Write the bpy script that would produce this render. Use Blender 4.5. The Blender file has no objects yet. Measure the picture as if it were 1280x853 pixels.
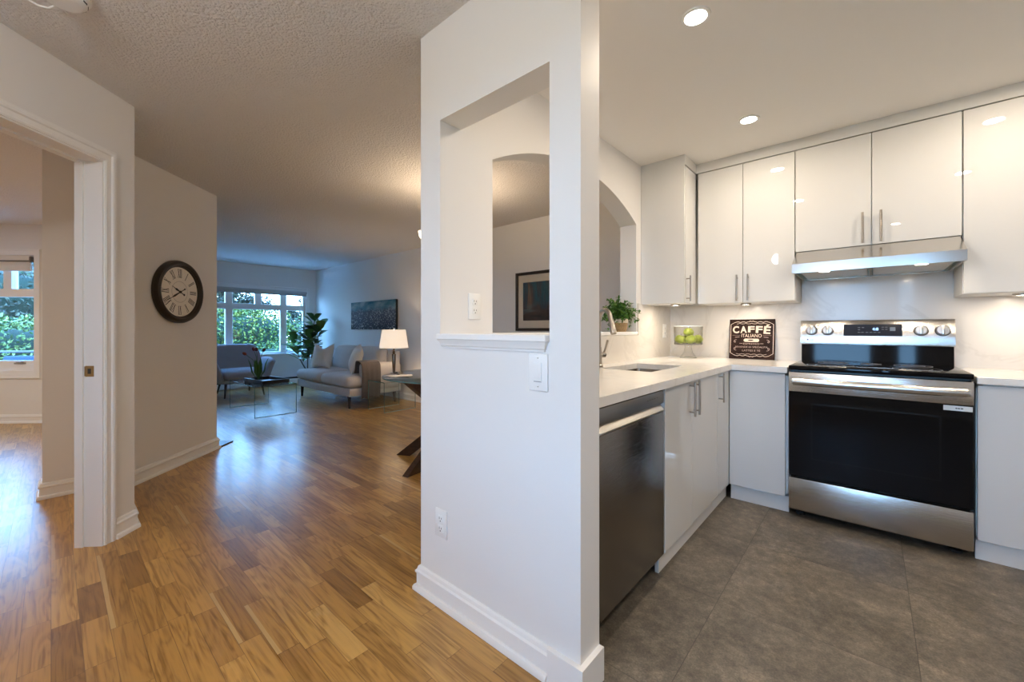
import bpy, bmesh, math, random
from mathutils import Vector, Matrix
random.seed(7)
SC = bpy.context.scene
COL = SC.collection
R = math.radians

# ------------------------------------------------------------------ camera, sky, exposure
cam_data = bpy.data.cameras.new('camera')
cam = bpy.data.objects.new('camera', cam_data)
COL.objects.link(cam)
cam_data.sensor_fit = 'HORIZONTAL'
cam_data.sensor_width = 36.0
cam_data.lens = 508.0 / 1280.0 * 36.0
cam_data.shift_y = (412.0 - 426.5) / 1280.0
cam_data.clip_start = 0.02
cam.location = (0, 0, 1.15)
cam.rotation_euler = (R(90), 0, R(41.4))
SC.camera = cam

world = bpy.data.worlds.new('world')
SC.world = world
world.use_nodes = True
wn = world.node_tree.nodes
wl = world.node_tree.links
bg = wn['Background']
SKY_STRENGTH = 18.5
tc = wn.new('ShaderNodeTexCoord')
sep = wn.new('ShaderNodeSeparateXYZ')
ramp = wn.new('ShaderNodeValToRGB')
ramp.color_ramp.elements[0].position = 0.0
ramp.color_ramp.elements[0].color = (0.31, 0.59, 1.0, 1)
ramp.color_ramp.elements[1].position = 0.7
ramp.color_ramp.elements[1].color = (0.15, 0.42, 1.0, 1)
wl.new(tc.outputs['Generated'], sep.inputs[0])
wl.new(sep.outputs['Z'], ramp.inputs[0])
wl.new(ramp.outputs[0], bg.inputs[0])
bg.inputs[1].default_value = SKY_STRENGTH

vs = SC.view_settings
vs.view_transform = 'Standard'
vs.look = 'None'
vs.gamma = 1.0
vs.use_curve_mapping = False
vs.exposure = 0.42
SC.cycles.use_denoising = True
SC.cycles.max_bounces = 12
SC.cycles.diffuse_bounces = 6
SC.cycles.glossy_bounces = 6
SC.cycles.transmission_bounces = 8
SC.cycles.transparent_max_bounces = 16
SC.cycles.sample_clamp_indirect = 6.0
SC.cycles.caustics_reflective = False
SC.cycles.caustics_refractive = False

POT_W = 6.2          # kitchen pot lights
HALL_W = 5.0         # pot lights over the hall, behind the camera
PUCK_W = 1.2          # lights under the wall cabinets
HOOD_W = 0.8
LAMP_W = 9.0
FILL_DOME_W = 21.0         # added hall fill light, unseen behind the viewpoint
CHANDELIER_W = 2.3    # each bulb
WARM = (1.0, 0.84, 0.66)
WARMER = (1.0, 0.76, 0.52)

# ------------------------------------------------------------------ materials
def mat(name, base=(0.8, 0.8, 0.8), rough=0.5, metal=0.0, spec=0.5, coat=0.0, coat_rough=0.03, emit=None, estr=0.0, trans=0.0, ior=1.45):
    m = bpy.data.materials.new(name)
    m.use_nodes = True
    b = m.node_tree.nodes['Principled BSDF']
    b.inputs['Base Color'].default_value = (*base, 1)
    b.inputs['Roughness'].default_value = rough
    b.inputs['Metallic'].default_value = metal
    b.inputs['Specular IOR Level'].default_value = spec
    b.inputs['Coat Weight'].default_value = coat
    b.inputs['Coat Roughness'].default_value = coat_rough
    b.inputs['IOR'].default_value = ior
    b.inputs['Transmission Weight'].default_value = trans
    if emit:
        b.inputs['Emission Color'].default_value = (*emit, 1)
        b.inputs['Emission Strength'].default_value = estr
    return m

class NT:
    """small node builder"""
    def __init__(s, m):
        s.m = m; s.n = m.node_tree.nodes; s.l = m.node_tree.links
        s.b = s.n['Principled BSDF']
    def node(s, t, **kw):
        n = s.n.new(t)
        for k, v in kw.items(): setattr(n, k, v)
        return n
    def link(s, a, b): s.l.new(a, b)
    def math(s, op, a, b=None, c=None):
        n = s.node('ShaderNodeMath', operation=op)
        for i, v in enumerate((a, b, c)):
            if v is None: continue
            if isinstance(v, (int, float)): n.inputs[i].default_value = v
            else: s.link(v, n.inputs[i])
        return n.outputs[0]
    def coord(s, which='Object'):
        return s.node('ShaderNodeTexCoord').outputs[which]
    def mapping(s, vec, scale=(1, 1, 1), loc=(0, 0, 0), rot=(0, 0, 0)):
        n = s.node('ShaderNodeMapping')
        n.inputs['Scale'].default_value = scale; n.inputs['Location'].default_value = loc; n.inputs['Rotation'].default_value = rot
        s.link(vec, n.inputs['Vector']); return n.outputs[0]
    def noise(s, vec, scale=5, detail=3, rough=0.5, dist=0.0):
        n = s.node('ShaderNodeTexNoise')
        n.inputs['Scale'].default_value = scale; n.inputs['Detail'].default_value = detail
        n.inputs['Roughness'].default_value = rough; n.inputs['Distortion'].default_value = dist
        if vec is not None: s.link(vec, n.inputs['Vector'])
        return n.outputs['Fac']
    def ramp(s, fac, stops):
        n = s.node('ShaderNodeValToRGB')
        e = n.color_ramp.elements
        while len(e) < len(stops): e.new(0.5)
        for i, (p, c) in enumerate(stops):
            e[i].position = p; e[i].color = (*c, 1) if len(c) == 3 else c
        s.link(fac, n.inputs[0]); return n.outputs[0]
    def mix(s, fac, a, b, mode='MIX'):
        n = s.node('ShaderNodeMix', data_type='RGBA', blend_type=mode)
        for sock, v in ((n.inputs[0], fac), (n.inputs[6], a), (n.inputs[7], b)):
            if isinstance(v, (int, float)): sock.default_value = v
            elif isinstance(v, tuple): sock.default_value = (*v, 1) if len(v) == 3 else v
            else: s.link(v, sock)
        return n.outputs[2]
    def bump(s, h, strength=0.2, dist=0.01):
        n = s.node('ShaderNodeBump')
        n.inputs['Strength'].default_value = strength; n.inputs['Distance'].default_value = dist
        s.link(h, n.inputs['Height']); s.link(n.outputs[0], s.b.inputs['Normal'])

def paint(name, base, rough=0.55, bump=0.06):
    m = mat(name, base, rough, spec=0.3); t = NT(m)
    f = t.noise(t.coord(), 260, 2)
    t.bump(f, bump, 0.002)
    return m

M = {}
M['wall'] = paint('wall_paint', (0.80, 0.785, 0.765))
M['trim'] = paint('trim_paint', (0.86, 0.85, 0.83), 0.35, 0.0)
def popcorn():
    m = mat('textured_ceiling', (0.78, 0.76, 0.745), 0.9, spec=0.1); t = NT(m)
    a = t.noise(t.coord(), 58, 3, 0.6)
    v = t.node('ShaderNodeTexVoronoi'); v.inputs['Scale'].default_value = 85; t.link(t.coord(), v.inputs['Vector'])
    h = t.math('SUBTRACT', a, t.math('MULTIPLY', v.outputs['Distance'], 0.5))
    t.bump(h, 0.75, 0.012)
    return m
M['popcorn'] = popcorn()
M['ceiling'] = paint('smooth_ceiling', (0.88, 0.85, 0.81), 0.7, 0.03)

def oak():
    m = mat('oak_strip_floor', rough=0.3, spec=0.5, coat=0.25, coat_rough=0.18); t = NT(m)
    sx = t.node('ShaderNodeSeparateXYZ'); co = t.coord(); t.link(co, sx.inputs[0])
    X, Y = sx.outputs['X'], sx.outputs['Y']
    W, L = 0.0755, 0.46
    yr = t.math('DIVIDE', Y, W)
    row = t.math('FLOOR', yr)
    wn1 = t.node('ShaderNodeTexWhiteNoise', noise_dimensions='1D'); t.link(row, wn1.inputs['W'])
    ln = t.math('ADD', t.math('MULTIPLY', wn1.outputs['Value'], 0.35), 0.85)
    xs = t.math('MULTIPLY_ADD', wn1.outputs['Value'], 17.3, t.math('DIVIDE', X, t.math('MULTIPLY', ln, L)))
    # uneven strip lengths
    warp = t.math('MULTIPLY', t.math('SINE', t.math('MULTIPLY', xs, 2.1)), 0.22)
    xs = t.math('ADD', xs, warp)
    col = t.math('FLOOR', xs)
    cv = t.node('ShaderNodeCombineXYZ'); t.link(row, cv.inputs[0]); t.link(col, cv.inputs[1])
    wn2 = t.node('ShaderNodeTexWhiteNoise', noise_dimensions='2D'); t.link(cv.outputs[0], wn2.inputs['Vector'])
    base = t.ramp(wn2.outputs['Value'], [(0.0, (0.285, 0.140, 0.034)), (0.12, (0.385, 0.200, 0.050)), (0.6, (0.485, 0.262, 0.069)), (0.88, (0.540, 0.305, 0.088)), (1.0, (0.62, 0.375, 0.125))])
    # grain along X, shifted for each strip
    off = t.node('ShaderNodeVectorMath', operation='SCALE'); t.link(wn2.outputs['Color'], off.inputs[0]); off.inputs['Scale'].default_value = 23.0
    add = t.node('ShaderNodeVectorMath', operation='ADD'); t.link(co, add.inputs[0]); t.link(off.outputs[0], add.inputs[1])
    g1 = t.noise(t.mapping(add.outputs[0], (3.0, 95.0, 1.0)), 1.0, 4, 0.6, 0.4)
    g2 = t.noise(t.mapping(add.outputs[0], (2.0, 17.0, 1.0)), 1.0, 2, 0.5, 0.9)
    rings = t.math('PINGPONG', t.math('MULTIPLY', g2, 9.0), 1.0)
    gr = t.math('ADD', t.math('MULTIPLY', g1, 0.75), t.math('MULTIPLY', rings, 0.22))
    gcol = t.ramp(gr, [(0.30, (0.60, 0.53, 0.44)), (0.50, (0.98, 0.97, 0.96)), (0.62, (1.10, 1.09, 1.06))])
    c = t.mix(1.0, base, gcol, 'MULTIPLY')
    fy = t.math('FRACT', yr); fx = t.math('FRACT', xs)
    # pale sapwood streak along the edge of a few strips
    wn3 = t.node('ShaderNodeTexWhiteNoise', noise_dimensions='3D'); cv3 = t.node('ShaderNodeCombineXYZ')
    t.link(row, cv3.inputs[0]); t.link(col, cv3.inputs[1]); cv3.inputs[2].default_value = 4.7; t.link(cv3.outputs[0], wn3.inputs['Vector'])
    sap = t.math('MULTIPLY', t.math('GREATER_THAN', wn3.outputs['Value'], 0.955), t.math('LESS_THAN', t.math('ADD', fy, t.math('MULTIPLY', g2, 0.2)), 0.30))
    c = t.mix(t.math('MULTIPLY', sap, 0.75), c, (0.60, 0.40, 0.17))
    ey = t.math('LESS_THAN', t.math('MINIMUM', fy, t.math('SUBTRACT', 1.0, fy)), 0.012)
    ex = t.math('LESS_THAN', fx, 0.005)
    edge = t.math('MAXIMUM', ey, ex)
    c = t.mix(t.math('MULTIPLY', edge, 0.55), c, (0.08, 0.035, 0.012))
    t.link(c, t.b.inputs['Base Color'])
    t.link(t.math('MULTIPLY_ADD', g1, 0.12, 0.24), t.b.inputs['Roughness'])
    t.bump(t.math('SUBTRACT', t.math('MULTIPLY', g1, 0.25), edge), 0.18, 0.002)
    return m
M['oak'] = oak()

def tile():
    m = mat('grey_stone_tile', rough=0.5, spec=0.4); t = NT(m)
    sx = t.node('ShaderNodeSeparateXYZ'); co = t.coord(); t.link(co, sx.inputs[0])
    xs = t.math('DIVIDE', t.math('ADD', sx.outputs['X'], 0.485), 0.61)
    ys = t.math('DIVIDE', t.math('SUBTRACT', sx.outputs['Y'], 1.877), 0.61)
    cv = t.node('ShaderNodeCombineXYZ'); t.link(t.math('FLOOR', xs), cv.inputs[0]); t.link(t.math('FLOOR', ys), cv.inputs[1])
    wn = t.node('ShaderNodeTexWhiteNoise', noise_dimensions='2D'); t.link(cv.outputs[0], wn.inputs['Vector'])
    off = t.node('ShaderNodeVectorMath', operation='SCALE'); t.link(wn.outputs['Color'], off.inputs[0]); off.inputs['Scale'].default_value = 11.0
    add = t.node('ShaderNodeVectorMath', operation='ADD'); t.link(co, add.inputs[0]); t.link(off.outputs[0], add.inputs[1])
    n1 = t.noise(add.outputs[0], 3.2, 6, 0.68, 0.6)
    n2 = t.noise(add.outputs[0], 26, 5, 0.7)
    n3 = t.noise(add.outputs[0], 160, 2, 0.6)
    f = t.math('ADD', t.math('MULTIPLY', n1, 0.42), t.math('ADD', t.math('MULTIPLY', n2, 0.36), t.math('MULTIPLY', n3, 0.22)))
    c = t.ramp(f, [(0.40, (0.080, 0.069, 0.056)), (0.49, (0.132, 0.114, 0.092)), (0.55, (0.183, 0.158, 0.126)), (0.64, (0.30, 0.253, 0.193))])
    tint = t.ramp(wn.outputs['Value'], [(0, (0.86, 0.87, 0.89)), (1, (1.08, 1.06, 1.02))])
    c = t.mix(1.0, c, tint, 'MULTIPLY')
    fx = t.math('FRACT', xs); fy = t.math('FRACT', ys)
    e = t.math('MINIMUM', t.math('MINIMUM', fx, t.math('SUBTRACT', 1.0, fx)), t.math('MINIMUM', fy, t.math('SUBTRACT', 1.0, fy)))
    g = t.math('LESS_THAN', e, 0.0024)
    c = t.mix(t.math('MULTIPLY', g, 0.55), c, (0.035, 0.03, 0.026))
    t.link(c, t.b.inputs['Base Color'])
    t.link(t.math('MULTIPLY_ADD', n2, 0.3, 0.33), t.b.inputs['Roughness'])
    t.bump(t.math('SUBTRACT', t.math('MULTIPLY', n2, 0.3), g), 0.25, 0.002)
    return m
M['tile'] = tile()

def quartz(name, base, rough, vein):
    m = mat(name, base, rough, spec=0.4, coat=0.12); t = NT(m)
    co = t.coord()
    n = t.noise(co, 1.6, 5, 0.6, 1.2)
    v = t.math('ABSOLUTE', t.math('SUBTRACT', n, 0.5))
    f = t.math('LESS_THAN', v, 0.012)
    soft = t.ramp(v, [(0.0, vein), (0.03, base)])
    sp = t.noise(co, 90, 2)
    c = t.mix(t.math('MULTIPLY', sp, 0.05), soft, (0.6, 0.58, 0.55))
    t.link(c, t.b.inputs['Base Color'])
    return m
M['quartz'] = quartz('white_quartz', (0.83, 0.815, 0.79), 0.16, (0.77, 0.755, 0.73))
M['splash'] = quartz('splash_stone', (0.72, 0.68, 0.63), 0.2, (0.66, 0.62, 0.57))
M['gloss'] = mat('white_gloss_lacquer', (0.69, 0.69, 0.68), 0.6, spec=0.0, coat=1.0, coat_rough=0.012)
M['carcass'] = mat('cabinet_carcass', (0.74, 0.735, 0.72), 0.4)
M['warm_edge'] = mat('cabinet_underside', (0.76, 0.70, 0.60), 0.5)

def steel(name, base, rough, axis, amount=0.10, bump=0.22):
    m = mat(name, base, rough, metal=1.0); t = NT(m)
    sc = {'x': (1.5, 160, 160), 'y': (160, 1.5, 160), 'z': (160, 160, 1.5)}[axis]
    n = t.noise(t.mapping(t.coord(), sc), 3.0, 3, 0.6)
    t.link(t.math('MULTIPLY_ADD', n, amount, rough - amount / 2), t.b.inputs['Roughness'])
    t.bump(n, bump, 0.002)
    return m
M['steel'] = steel('brushed_steel', (0.60, 0.575, 0.54), 0.20, 'x')
M['steel_bright'] = steel('handle_steel', (0.68, 0.66, 0.62), 0.22, 'x', bump=0.05)
M['nickel'] = mat('brushed_nickel', (0.43, 0.385, 0.335), 0.28, metal=1.0)
M['black_steel'] = steel('dark_dishwasher_steel', (0.23, 0.205, 0.18), 0.15, 'x', bump=0.3)
M['black_glass'] = mat('black_glass', (0.005, 0.005, 0.006), 0.05, spec=0.2)
M['black'] = mat('black_enamel', (0.012, 0.012, 0.013), 0.35)
M['rubber'] = mat('black_rubber', (0.015, 0.015, 0.015), 0.7)
M['chrome'] = mat('chrome', (0.8, 0.8, 0.8), 0.12, metal=1.0)
M['plastic'] = mat('white_plastic', (0.86, 0.86, 0.85), 0.3)
M['slot'] = mat('dark_slot', (0.03, 0.03, 0.03), 0.6)
M['brass'] = mat('aged_brass', (0.38, 0.27, 0.13), 0.35, metal=1.0)

def glass_thin(name, tint=(0.97, 1.0, 0.99), refl=0.5, rim=None):
    m = bpy.data.materials.new(name); m.use_nodes = True
    n = m.node_tree.nodes; l = m.node_tree.links
    for x in list(n): n.remove(x)
    o = n.new('ShaderNodeOutputMaterial'); mx = n.new('ShaderNodeMixShader')
    tr = n.new('ShaderNodeBsdfTransparent'); tr.inputs[0].default_value = (*tint, 1)
    gl = n.new('ShaderNodeBsdfGlossy'); gl.inputs['Roughness'].default_value = 0.01
    lw = n.new('ShaderNodeLayerWeight'); lw.inputs[0].default_value = 0.5
    pw = n.new('ShaderNodeMath'); pw.operation = 'POWER'; pw.inputs[1].default_value = 4.0
    mm = n.new('ShaderNodeMath'); mm.operation = 'MULTIPLY_ADD'; mm.inputs[1].default_value = 0.9 * refl; mm.inputs[2].default_value = 0.045 * refl
    mm.use_clamp = True
    l.new(lw.outputs['Facing'], pw.inputs[0]); l.new(pw.outputs[0], mm.inputs[0]); l.new(mm.outputs[0], mx.inputs[0])
    if rim:   # thick glass seen edge-on absorbs more
        p3 = n.new('ShaderNodeMath'); p3.operation = 'POWER'; p3.inputs[1].default_value = 2.2
        l.new(lw.outputs['Facing'], p3.inputs[0])
        cm = n.new('ShaderNodeMix'); cm.data_type = 'RGBA'
        cm.inputs[6].default_value = (*tint, 1); cm.inputs[7].default_value = (*rim, 1)
        l.new(p3.outputs[0], cm.inputs[0]); l.new(cm.outputs[2], tr.inputs[0])
    l.new(tr.outputs[0], mx.inputs[1]); l.new(gl.outputs[0], mx.inputs[2]); l.new(mx.outputs[0], o.inputs[0])
    return m
M['pane'] = glass_thin('window_glass', refl=0.8)
M['clear'] = glass_thin('clear_glass', (0.985, 0.995, 0.99), 0.55)
M['stemware'] = glass_thin('stemware_glass', (0.985, 0.99, 0.985), 0.5, (0.62, 0.62, 0.59))
M['table_glass'] = glass_thin('table_glass', (0.95, 0.985, 0.98), 1.1)
M['glass_edge'] = mat('green_glass_edge', (0.09, 0.21, 0.21), 0.08, spec=0.8)

def fabric(name, base, scale=350, rough=0.95, var=0.12):
    m = mat(name, base, rough, spec=0.15); t = NT(m)
    n = t.noise(t.coord(), scale, 2, 0.6)
    n2 = t.noise(t.coord(), 7, 2)
    lo = tuple(c * (1 - var) for c in base); hi = tuple(min(1, c * (1 + var)) for c in base)
    t.link(t.ramp(t.math('ADD', t.math('MULTIPLY', n, 0.7), t.math('MULTIPLY', n2, 0.3)), [(0.3, lo), (0.7, hi)]), t.b.inputs['Base Color'])
    t.b.inputs['Sheen Weight'].default_value = 0.2
    t.bump(n, 0.25, 0.003)
    return m
M['sofa'] = fabric('greige_upholstery', (0.50, 0.47, 0.45))
M['pillow'] = fabric('cream_pillow', (0.66, 0.62, 0.57), 500)
M['throw'] = fabric('grey_brown_throw', (0.085, 0.074, 0.072), 160, 1.0, 0.25)
M['chair_fab'] = fabric('blue_grey_upholstery', (0.30, 0.31, 0.34))
M['blind'] = fabric('cream_blind', (0.74, 0.71, 0.66), 300, 0.9, 0.04)
M['blind_grey'] = fabric('grey_blind', (0.50, 0.49, 0.48), 300, 0.9, 0.06)

def wood(name, a, b, rough=0.4, scale=(3, 40, 40)):
    m = mat(name, a, rough); t = NT(m)
    n = t.noise(t.mapping(t.coord(), scale), 1.0, 4, 0.6, 0.5)
    t.link(t.ramp(n, [(0.35, a), (0.65, b)]), t.b.inputs['Base Color'])
    return m
M['walnut'] = wood('dark_walnut', (0.022, 0.010, 0.006), (0.055, 0.025, 0.014), 0.35)
M['darkwood'] = wood('espresso_wood', (0.016, 0.010, 0.008), (0.03, 0.018, 0.013), 0.4)
M['slate'] = mat('black_slate', (0.02, 0.02, 0.023), 0.35)

# ------------------------------------------------------------------ mesh helpers
class MB:
    def __init__(s): s.bm = bmesh.new(); s.mi = 0
    def _done(s, n0):
        s.bm.faces.ensure_lookup_table()
        if s.mi:
            for f in list(s.bm.faces)[n0:]: f.material_index = s.mi
    def box(s, x0, x1, y0, y1, z0, z1, bev=0.0, seg=2, mtx=None):
        n0 = len(s.bm.faces)
        r = bmesh.ops.create_cube(s.bm, size=1.0)
        vs_ = r['verts']
        for v in vs_:
            v.co = Vector(((x0 + x1) / 2 + v.co.x * (x1 - x0), (y0 + y1) / 2 + v.co.y * (y1 - y0), (z0 + z1) / 2 + v.co.z * (z1 - z0)))
        if bev > 0:
            ed = list({e for v in vs_ for e in v.link_edges})
            rb = bmesh.ops.bevel(s.bm, geom=ed, offset=bev, segments=seg, profile=0.5, affect='EDGES')
            vs_ = list({v for f in rb['faces'] for v in f.verts} | {v for v in vs_ if v.is_valid})
        if mtx is not None:
            for v in vs_: v.co = mtx @ v.co
        s._done(n0)
        return s
    def ring_tube(s, rings, caps=True, closed=False):
        """rings: list of lists of points, same count, skinned together"""
        n0 = len(s.bm.faces)
        vr = [[s.bm.verts.new(p) for p in r] for r in rings]
        n = len(vr[0]); m = len(vr)
        for i in range(m if closed else m - 1):
            a, b = vr[i], vr[(i + 1) % m]
            for j in range(n):
                k = (j + 1) % n
                try: s.bm.faces.new((a[j], a[k], b[k], b[j]))
                except ValueError: pass
        if caps and not closed:
            for r in (list(reversed(vr[0])), vr[-1]):
                try: s.bm.faces.new(r)
                except ValueError: pass
        s._done(n0)
        return s
    def tube(s, path, r, seg=12, caps=True, closed=False):
        """r: number or list of radii; parallel-transported frames"""
        P = [Vector(p) for p in path]; n = len(P)
        rr = r if isinstance(r, (list, tuple)) else [r] * n
        rings = []; up = None
        for i in range(n):
            if closed: d = (P[(i + 1) % n] - P[i - 1])
            else: d = P[min(i + 1, n - 1)] - P[max(i - 1, 0)]
            d = d.normalized()
            if up is None:
                up = Vector((0, 0, 1)) if abs(d.z) < 0.9 else Vector((1, 0, 0))
            a = d.cross(up).normalized(); up2 = a.cross(d).normalized(); up = up2
            rings.append([P[i] + (a * math.cos(2 * math.pi * k / seg) + up2 * math.sin(2 * math.pi * k / seg)) * rr[i] for k in range(seg)])
        return s.ring_tube(rings, caps, closed)
    def cyl(s, p0, p1, r0, r1=None, seg=20):
        return s.tube([p0, p1], [r0, r0 if r1 is None else r1], seg)
    def lathe(s, prof, c=(0, 0, 0), seg=28, mtx=None):
        """prof: (r, z) list; r 0 allowed at the ends"""
        n0 = len(s.bm.faces)
        rows = []
        for r, z in prof:
            if r < 1e-6: rows.append([s.bm.verts.new((c[0], c[1], c[2] + z))])
            else: rows.append([s.bm.verts.new((c[0] + r * math.cos(2 * math.pi * k / seg), c[1] + r * math.sin(2 * math.pi * k / seg), c[2] + z)) for k in range(seg)])
        for a, b in zip(rows, rows[1:]):
            for k in range(seg):
                j = (k + 1) % seg
                if len(a) == 1 and len(b) == 1: continue
                if len(a) == 1: f = (a[0], b[j], b[k])
                elif len(b) == 1: f = (a[k], a[j], b[0])
                else: f = (a[k], a[j], b[j], b[k])
                s.bm.faces.new(f)
        if mtx is not None:
            for row in rows:
                for v in row: v.co = mtx @ v.co
        s._done(n0)
        return s
    def prism(s, poly, z0, z1, mtx=None):
        n0 = len(s.bm.faces)
        a = [s.bm.verts.new((x, y, z0)) for x, y in poly]
        b = [s.bm.verts.new((x, y, z1)) for x, y in poly]
        n = len(poly)
        s.bm.faces.new(list(reversed(a))); s.bm.faces.new(b)
        for i in range(n):
            j = (i + 1) % n
            s.bm.faces.new((a[i], a[j], b[j], b[i]))
        if mtx is not None:
            for v in a + b: v.co = mtx @ v.co
        s._done(n0)
        return s
    def sweep(s, path, prof, fn=None, closed=False):
        """path: 2D points; prof: (n, h) with n to the right of travel; fn(x, y, h) -> 3D"""
        fn = fn or (lambda x, y, h: (x, y, h))
        P = [Vector(p) for p in path]; n = len(P); rings = []
        for i in range(n):
            def nrm(a, b):
                d = (b - a).normalized(); return Vector((d.y, -d.x))
            ns = []
            if i > 0 or closed: ns.append(nrm(P[i - 1], P[i]))
            if i < n - 1 or closed: ns.append(nrm(P[i], P[(i + 1) % n]))
            if len(ns) == 2:
                m_ = (ns[0] + ns[1]); m_ = m_ / max(m_.dot(ns[0]), 1e-4)
            else: m_ = ns[0]
            rings.append([fn(P[i].x + m_.x * a, P[i].y + m_.y * a, h) for a, h in prof])
        return s.ring_tube(rings, True, closed)
    def soft(s, cx, cy, cz, sx, sy, sz, r, cuts=6, puff=(0, 0, 0), mtx=None, shape=None):
        """rounded cushion block; sizes are full extents"""
        n0 = len(s.bm.faces)
        nv0 = len(s.bm.verts)
        res = bmesh.ops.create_cube(s.bm, size=2.0)
        vs_ = list(res['verts'])
        ed = list({e for v in vs_ for e in v.link_edges})
        sub = bmesh.ops.subdivide_edges(s.bm, edges=ed, cuts=cuts, use_grid_fill=True)
        vs_ = list(s.bm.verts)[nv0:]
        h = Vector((sx / 2, sy / 2, sz / 2))
        r = min(r, h.x, h.y, h.z) * 0.999
        for v in vs_:
            p = v.co.copy()
            # push the grid towards the rim so that the rounding gets vertices
            w = Vector([math.copysign(abs(c) ** 0.7, c) for c in p])
            q = Vector((w.x * h.x, w.y * h.y, w.z * h.z))
            c = Vector([max(-(h[i] - r), min(h[i] - r, q[i])) for i in range(3)])
            d = q - c
            if d.length > 1e-9: q = c + d.normalized() * r
            q.x += math.copysign(puff[0], p.x) * abs(p.x) ** 3 * (1 - p.y ** 2) * (1 - p.z ** 2) if puff[0] else 0
            q.y += math.copysign(puff[1], p.y) * abs(p.y) ** 3 * (1 - p.x ** 2) * (1 - p.z ** 2) if puff[1] else 0
            q.z += math.copysign(puff[2], p.z) * abs(p.z) ** 3 * (1 - p.x ** 2) * (1 - p.y ** 2) if puff[2] else 0
            if shape: q = shape(q)
            q = q + Vector((cx, cy, cz))
            v.co = mtx @ q if mtx is not None else q
        s._done(n0)
        return s
    def faces_(s, vs_, fs):
        n0 = len(s.bm.faces)
        vv = [s.bm.verts.new(p) for p in vs_]
        for f in fs: s.bm.faces.new([vv[i] for i in f])
        s._done(n0)
        return s
    def build(s, name, mats, parent=None, smooth=True, angle=38, loc=None, rot=None):
        bmesh.ops.recalc_face_normals(s.bm, faces=list(s.bm.faces))
        if smooth:
            lim = R(angle)
            for f in s.bm.faces: f.smooth = True
            for e in s.bm.edges:
                e.smooth = not (len(e.link_faces) != 2 or e.calc_face_angle(3.2) > lim)
        me = bpy.data.meshes.new(name)
        s.bm.to_mesh(me); s.bm.free()
        for m_ in (mats if isinstance(mats, (list, tuple)) else [mats]): me.materials.append(m_)
        o = bpy.data.objects.new(name, me)
        COL.objects.link(o)
        if loc is not None: o.location = loc
        if rot is not None: o.rotation_euler = rot
        if parent is not None: o.parent = parent
        return o

def thing(name, label, cat, loc=(0, 0, 0), rz=0.0, group=None):
    o = bpy.data.objects.new(name, None)
    o.empty_display_size = 0.05
    COL.objects.link(o)
    o.location = loc; o.rotation_euler = (0, 0, rz)
    o['label'] = label; o['category'] = cat
    if group: o['group'] = group
    return o
def tag(o, label, cat, group=None, kind=None):
    o['label'] = label; o['category'] = cat
    if group: o['group'] = group
    if kind: o['kind'] = kind
    return o
def struct(o, label=None, cat=None):
    o['kind'] = 'structure'
    if label: o['label'] = label
    if cat: o['category'] = cat
    return o
def children(o): return [c for c in bpy.data.objects if c.parent == o]
def copy_tree(o, parent=None):
    c = o.copy(); COL.objects.link(c)
    if parent is not None: c.parent = parent
    for ch in children(o): copy_tree(ch, c)
    return c
def text_obj(name, body, width, height, m, parent, mtx, bold=0.0, extrude=0.0004):
    """lettering fitted into width x height, centred, placed by mtx (x right, y up, z out)"""
    cu = bpy.data.curves.new(name, 'FONT')
    cu.body = body; cu.size = 1.0; cu.align_x = 'CENTER'; cu.align_y = 'CENTER'; cu.offset = bold; cu.extrude = 0.0; cu.resolution_u = 3
    ob = bpy.data.objects.new(name, cu); COL.objects.link(ob)
    bpy.context.view_layer.update()
    dg = bpy.context.evaluated_depsgraph_get()
    me = bpy.data.meshes.new_from_object(ob.evaluated_get(dg))
    bpy.data.objects.remove(ob); bpy.data.curves.remove(cu)
    xs = [v.co.x for v in me.vertices]; ys = [v.co.y for v in me.vertices]
    cx, cy = (min(xs) + max(xs)) / 2, (min(ys) + max(ys)) / 2
    fx, fy = width / max(1e-6, max(xs) - min(xs)), height / max(1e-6, max(ys) - min(ys))
    for v in me.vertices: v.co = mtx @ Vector(((v.co.x - cx) * fx, (v.co.y - cy) * fy, extrude))
    me.materials.clear(); me.materials.append(m)
    o = bpy.data.objects.new(name, me); COL.objects.link(o)
    if parent is not None: o.parent = parent
    return o
def lamp(name, kind, power, color, parent, loc, **kw):
    d = bpy.data.lights.new(name, kind)
    d.energy = power; d.color = color
    for k, v in kw.items(): setattr(d, k, v)
    o = bpy.data.objects.new(name, d); COL.objects.link(o)
    o.location = loc
    if parent is not None: o.parent = parent
    return o

# ------------------------------------------------------------------ the rooms
H = 2.44
K = math.sqrt(0.5)
AX0, AX1 = -1.495, -1.36          # wall with the arch
KY = 3.70                          # kitchen back wall
SILL = 1.132
WOOD = [(-9.29, 0.59), (-9.29, 3.98), (-1.42, 3.98), (-1.42, 1.14), (-0.665, 1.14), (-0.665, -1.7), (-1.35, -1.7), (-6.5, -5.0), (-9.75, -2.05), (-7.05, 0.59)]
TILE = [(-0.665, -1.7), (-0.665, 1.14), (-1.42, 1.14), (-1.42, 3.82), (2.02, 3.82), (2.02, -1.7)]
struct(MB().prism(WOOD, -0.08, 0).build('floor', M['oak'], smooth=False))
struct(MB().prism(TILE, -0.08, 0).build('floor_kitchen', M['tile'], smooth=False))
struct(MB().prism(WOOD, H, H + 0.1).build('ceiling', M['popcorn'], smooth=False))
struct(MB().prism(TILE, H, H + 0.1).build('ceiling_kitchen', M['ceiling'], smooth=False))

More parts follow.
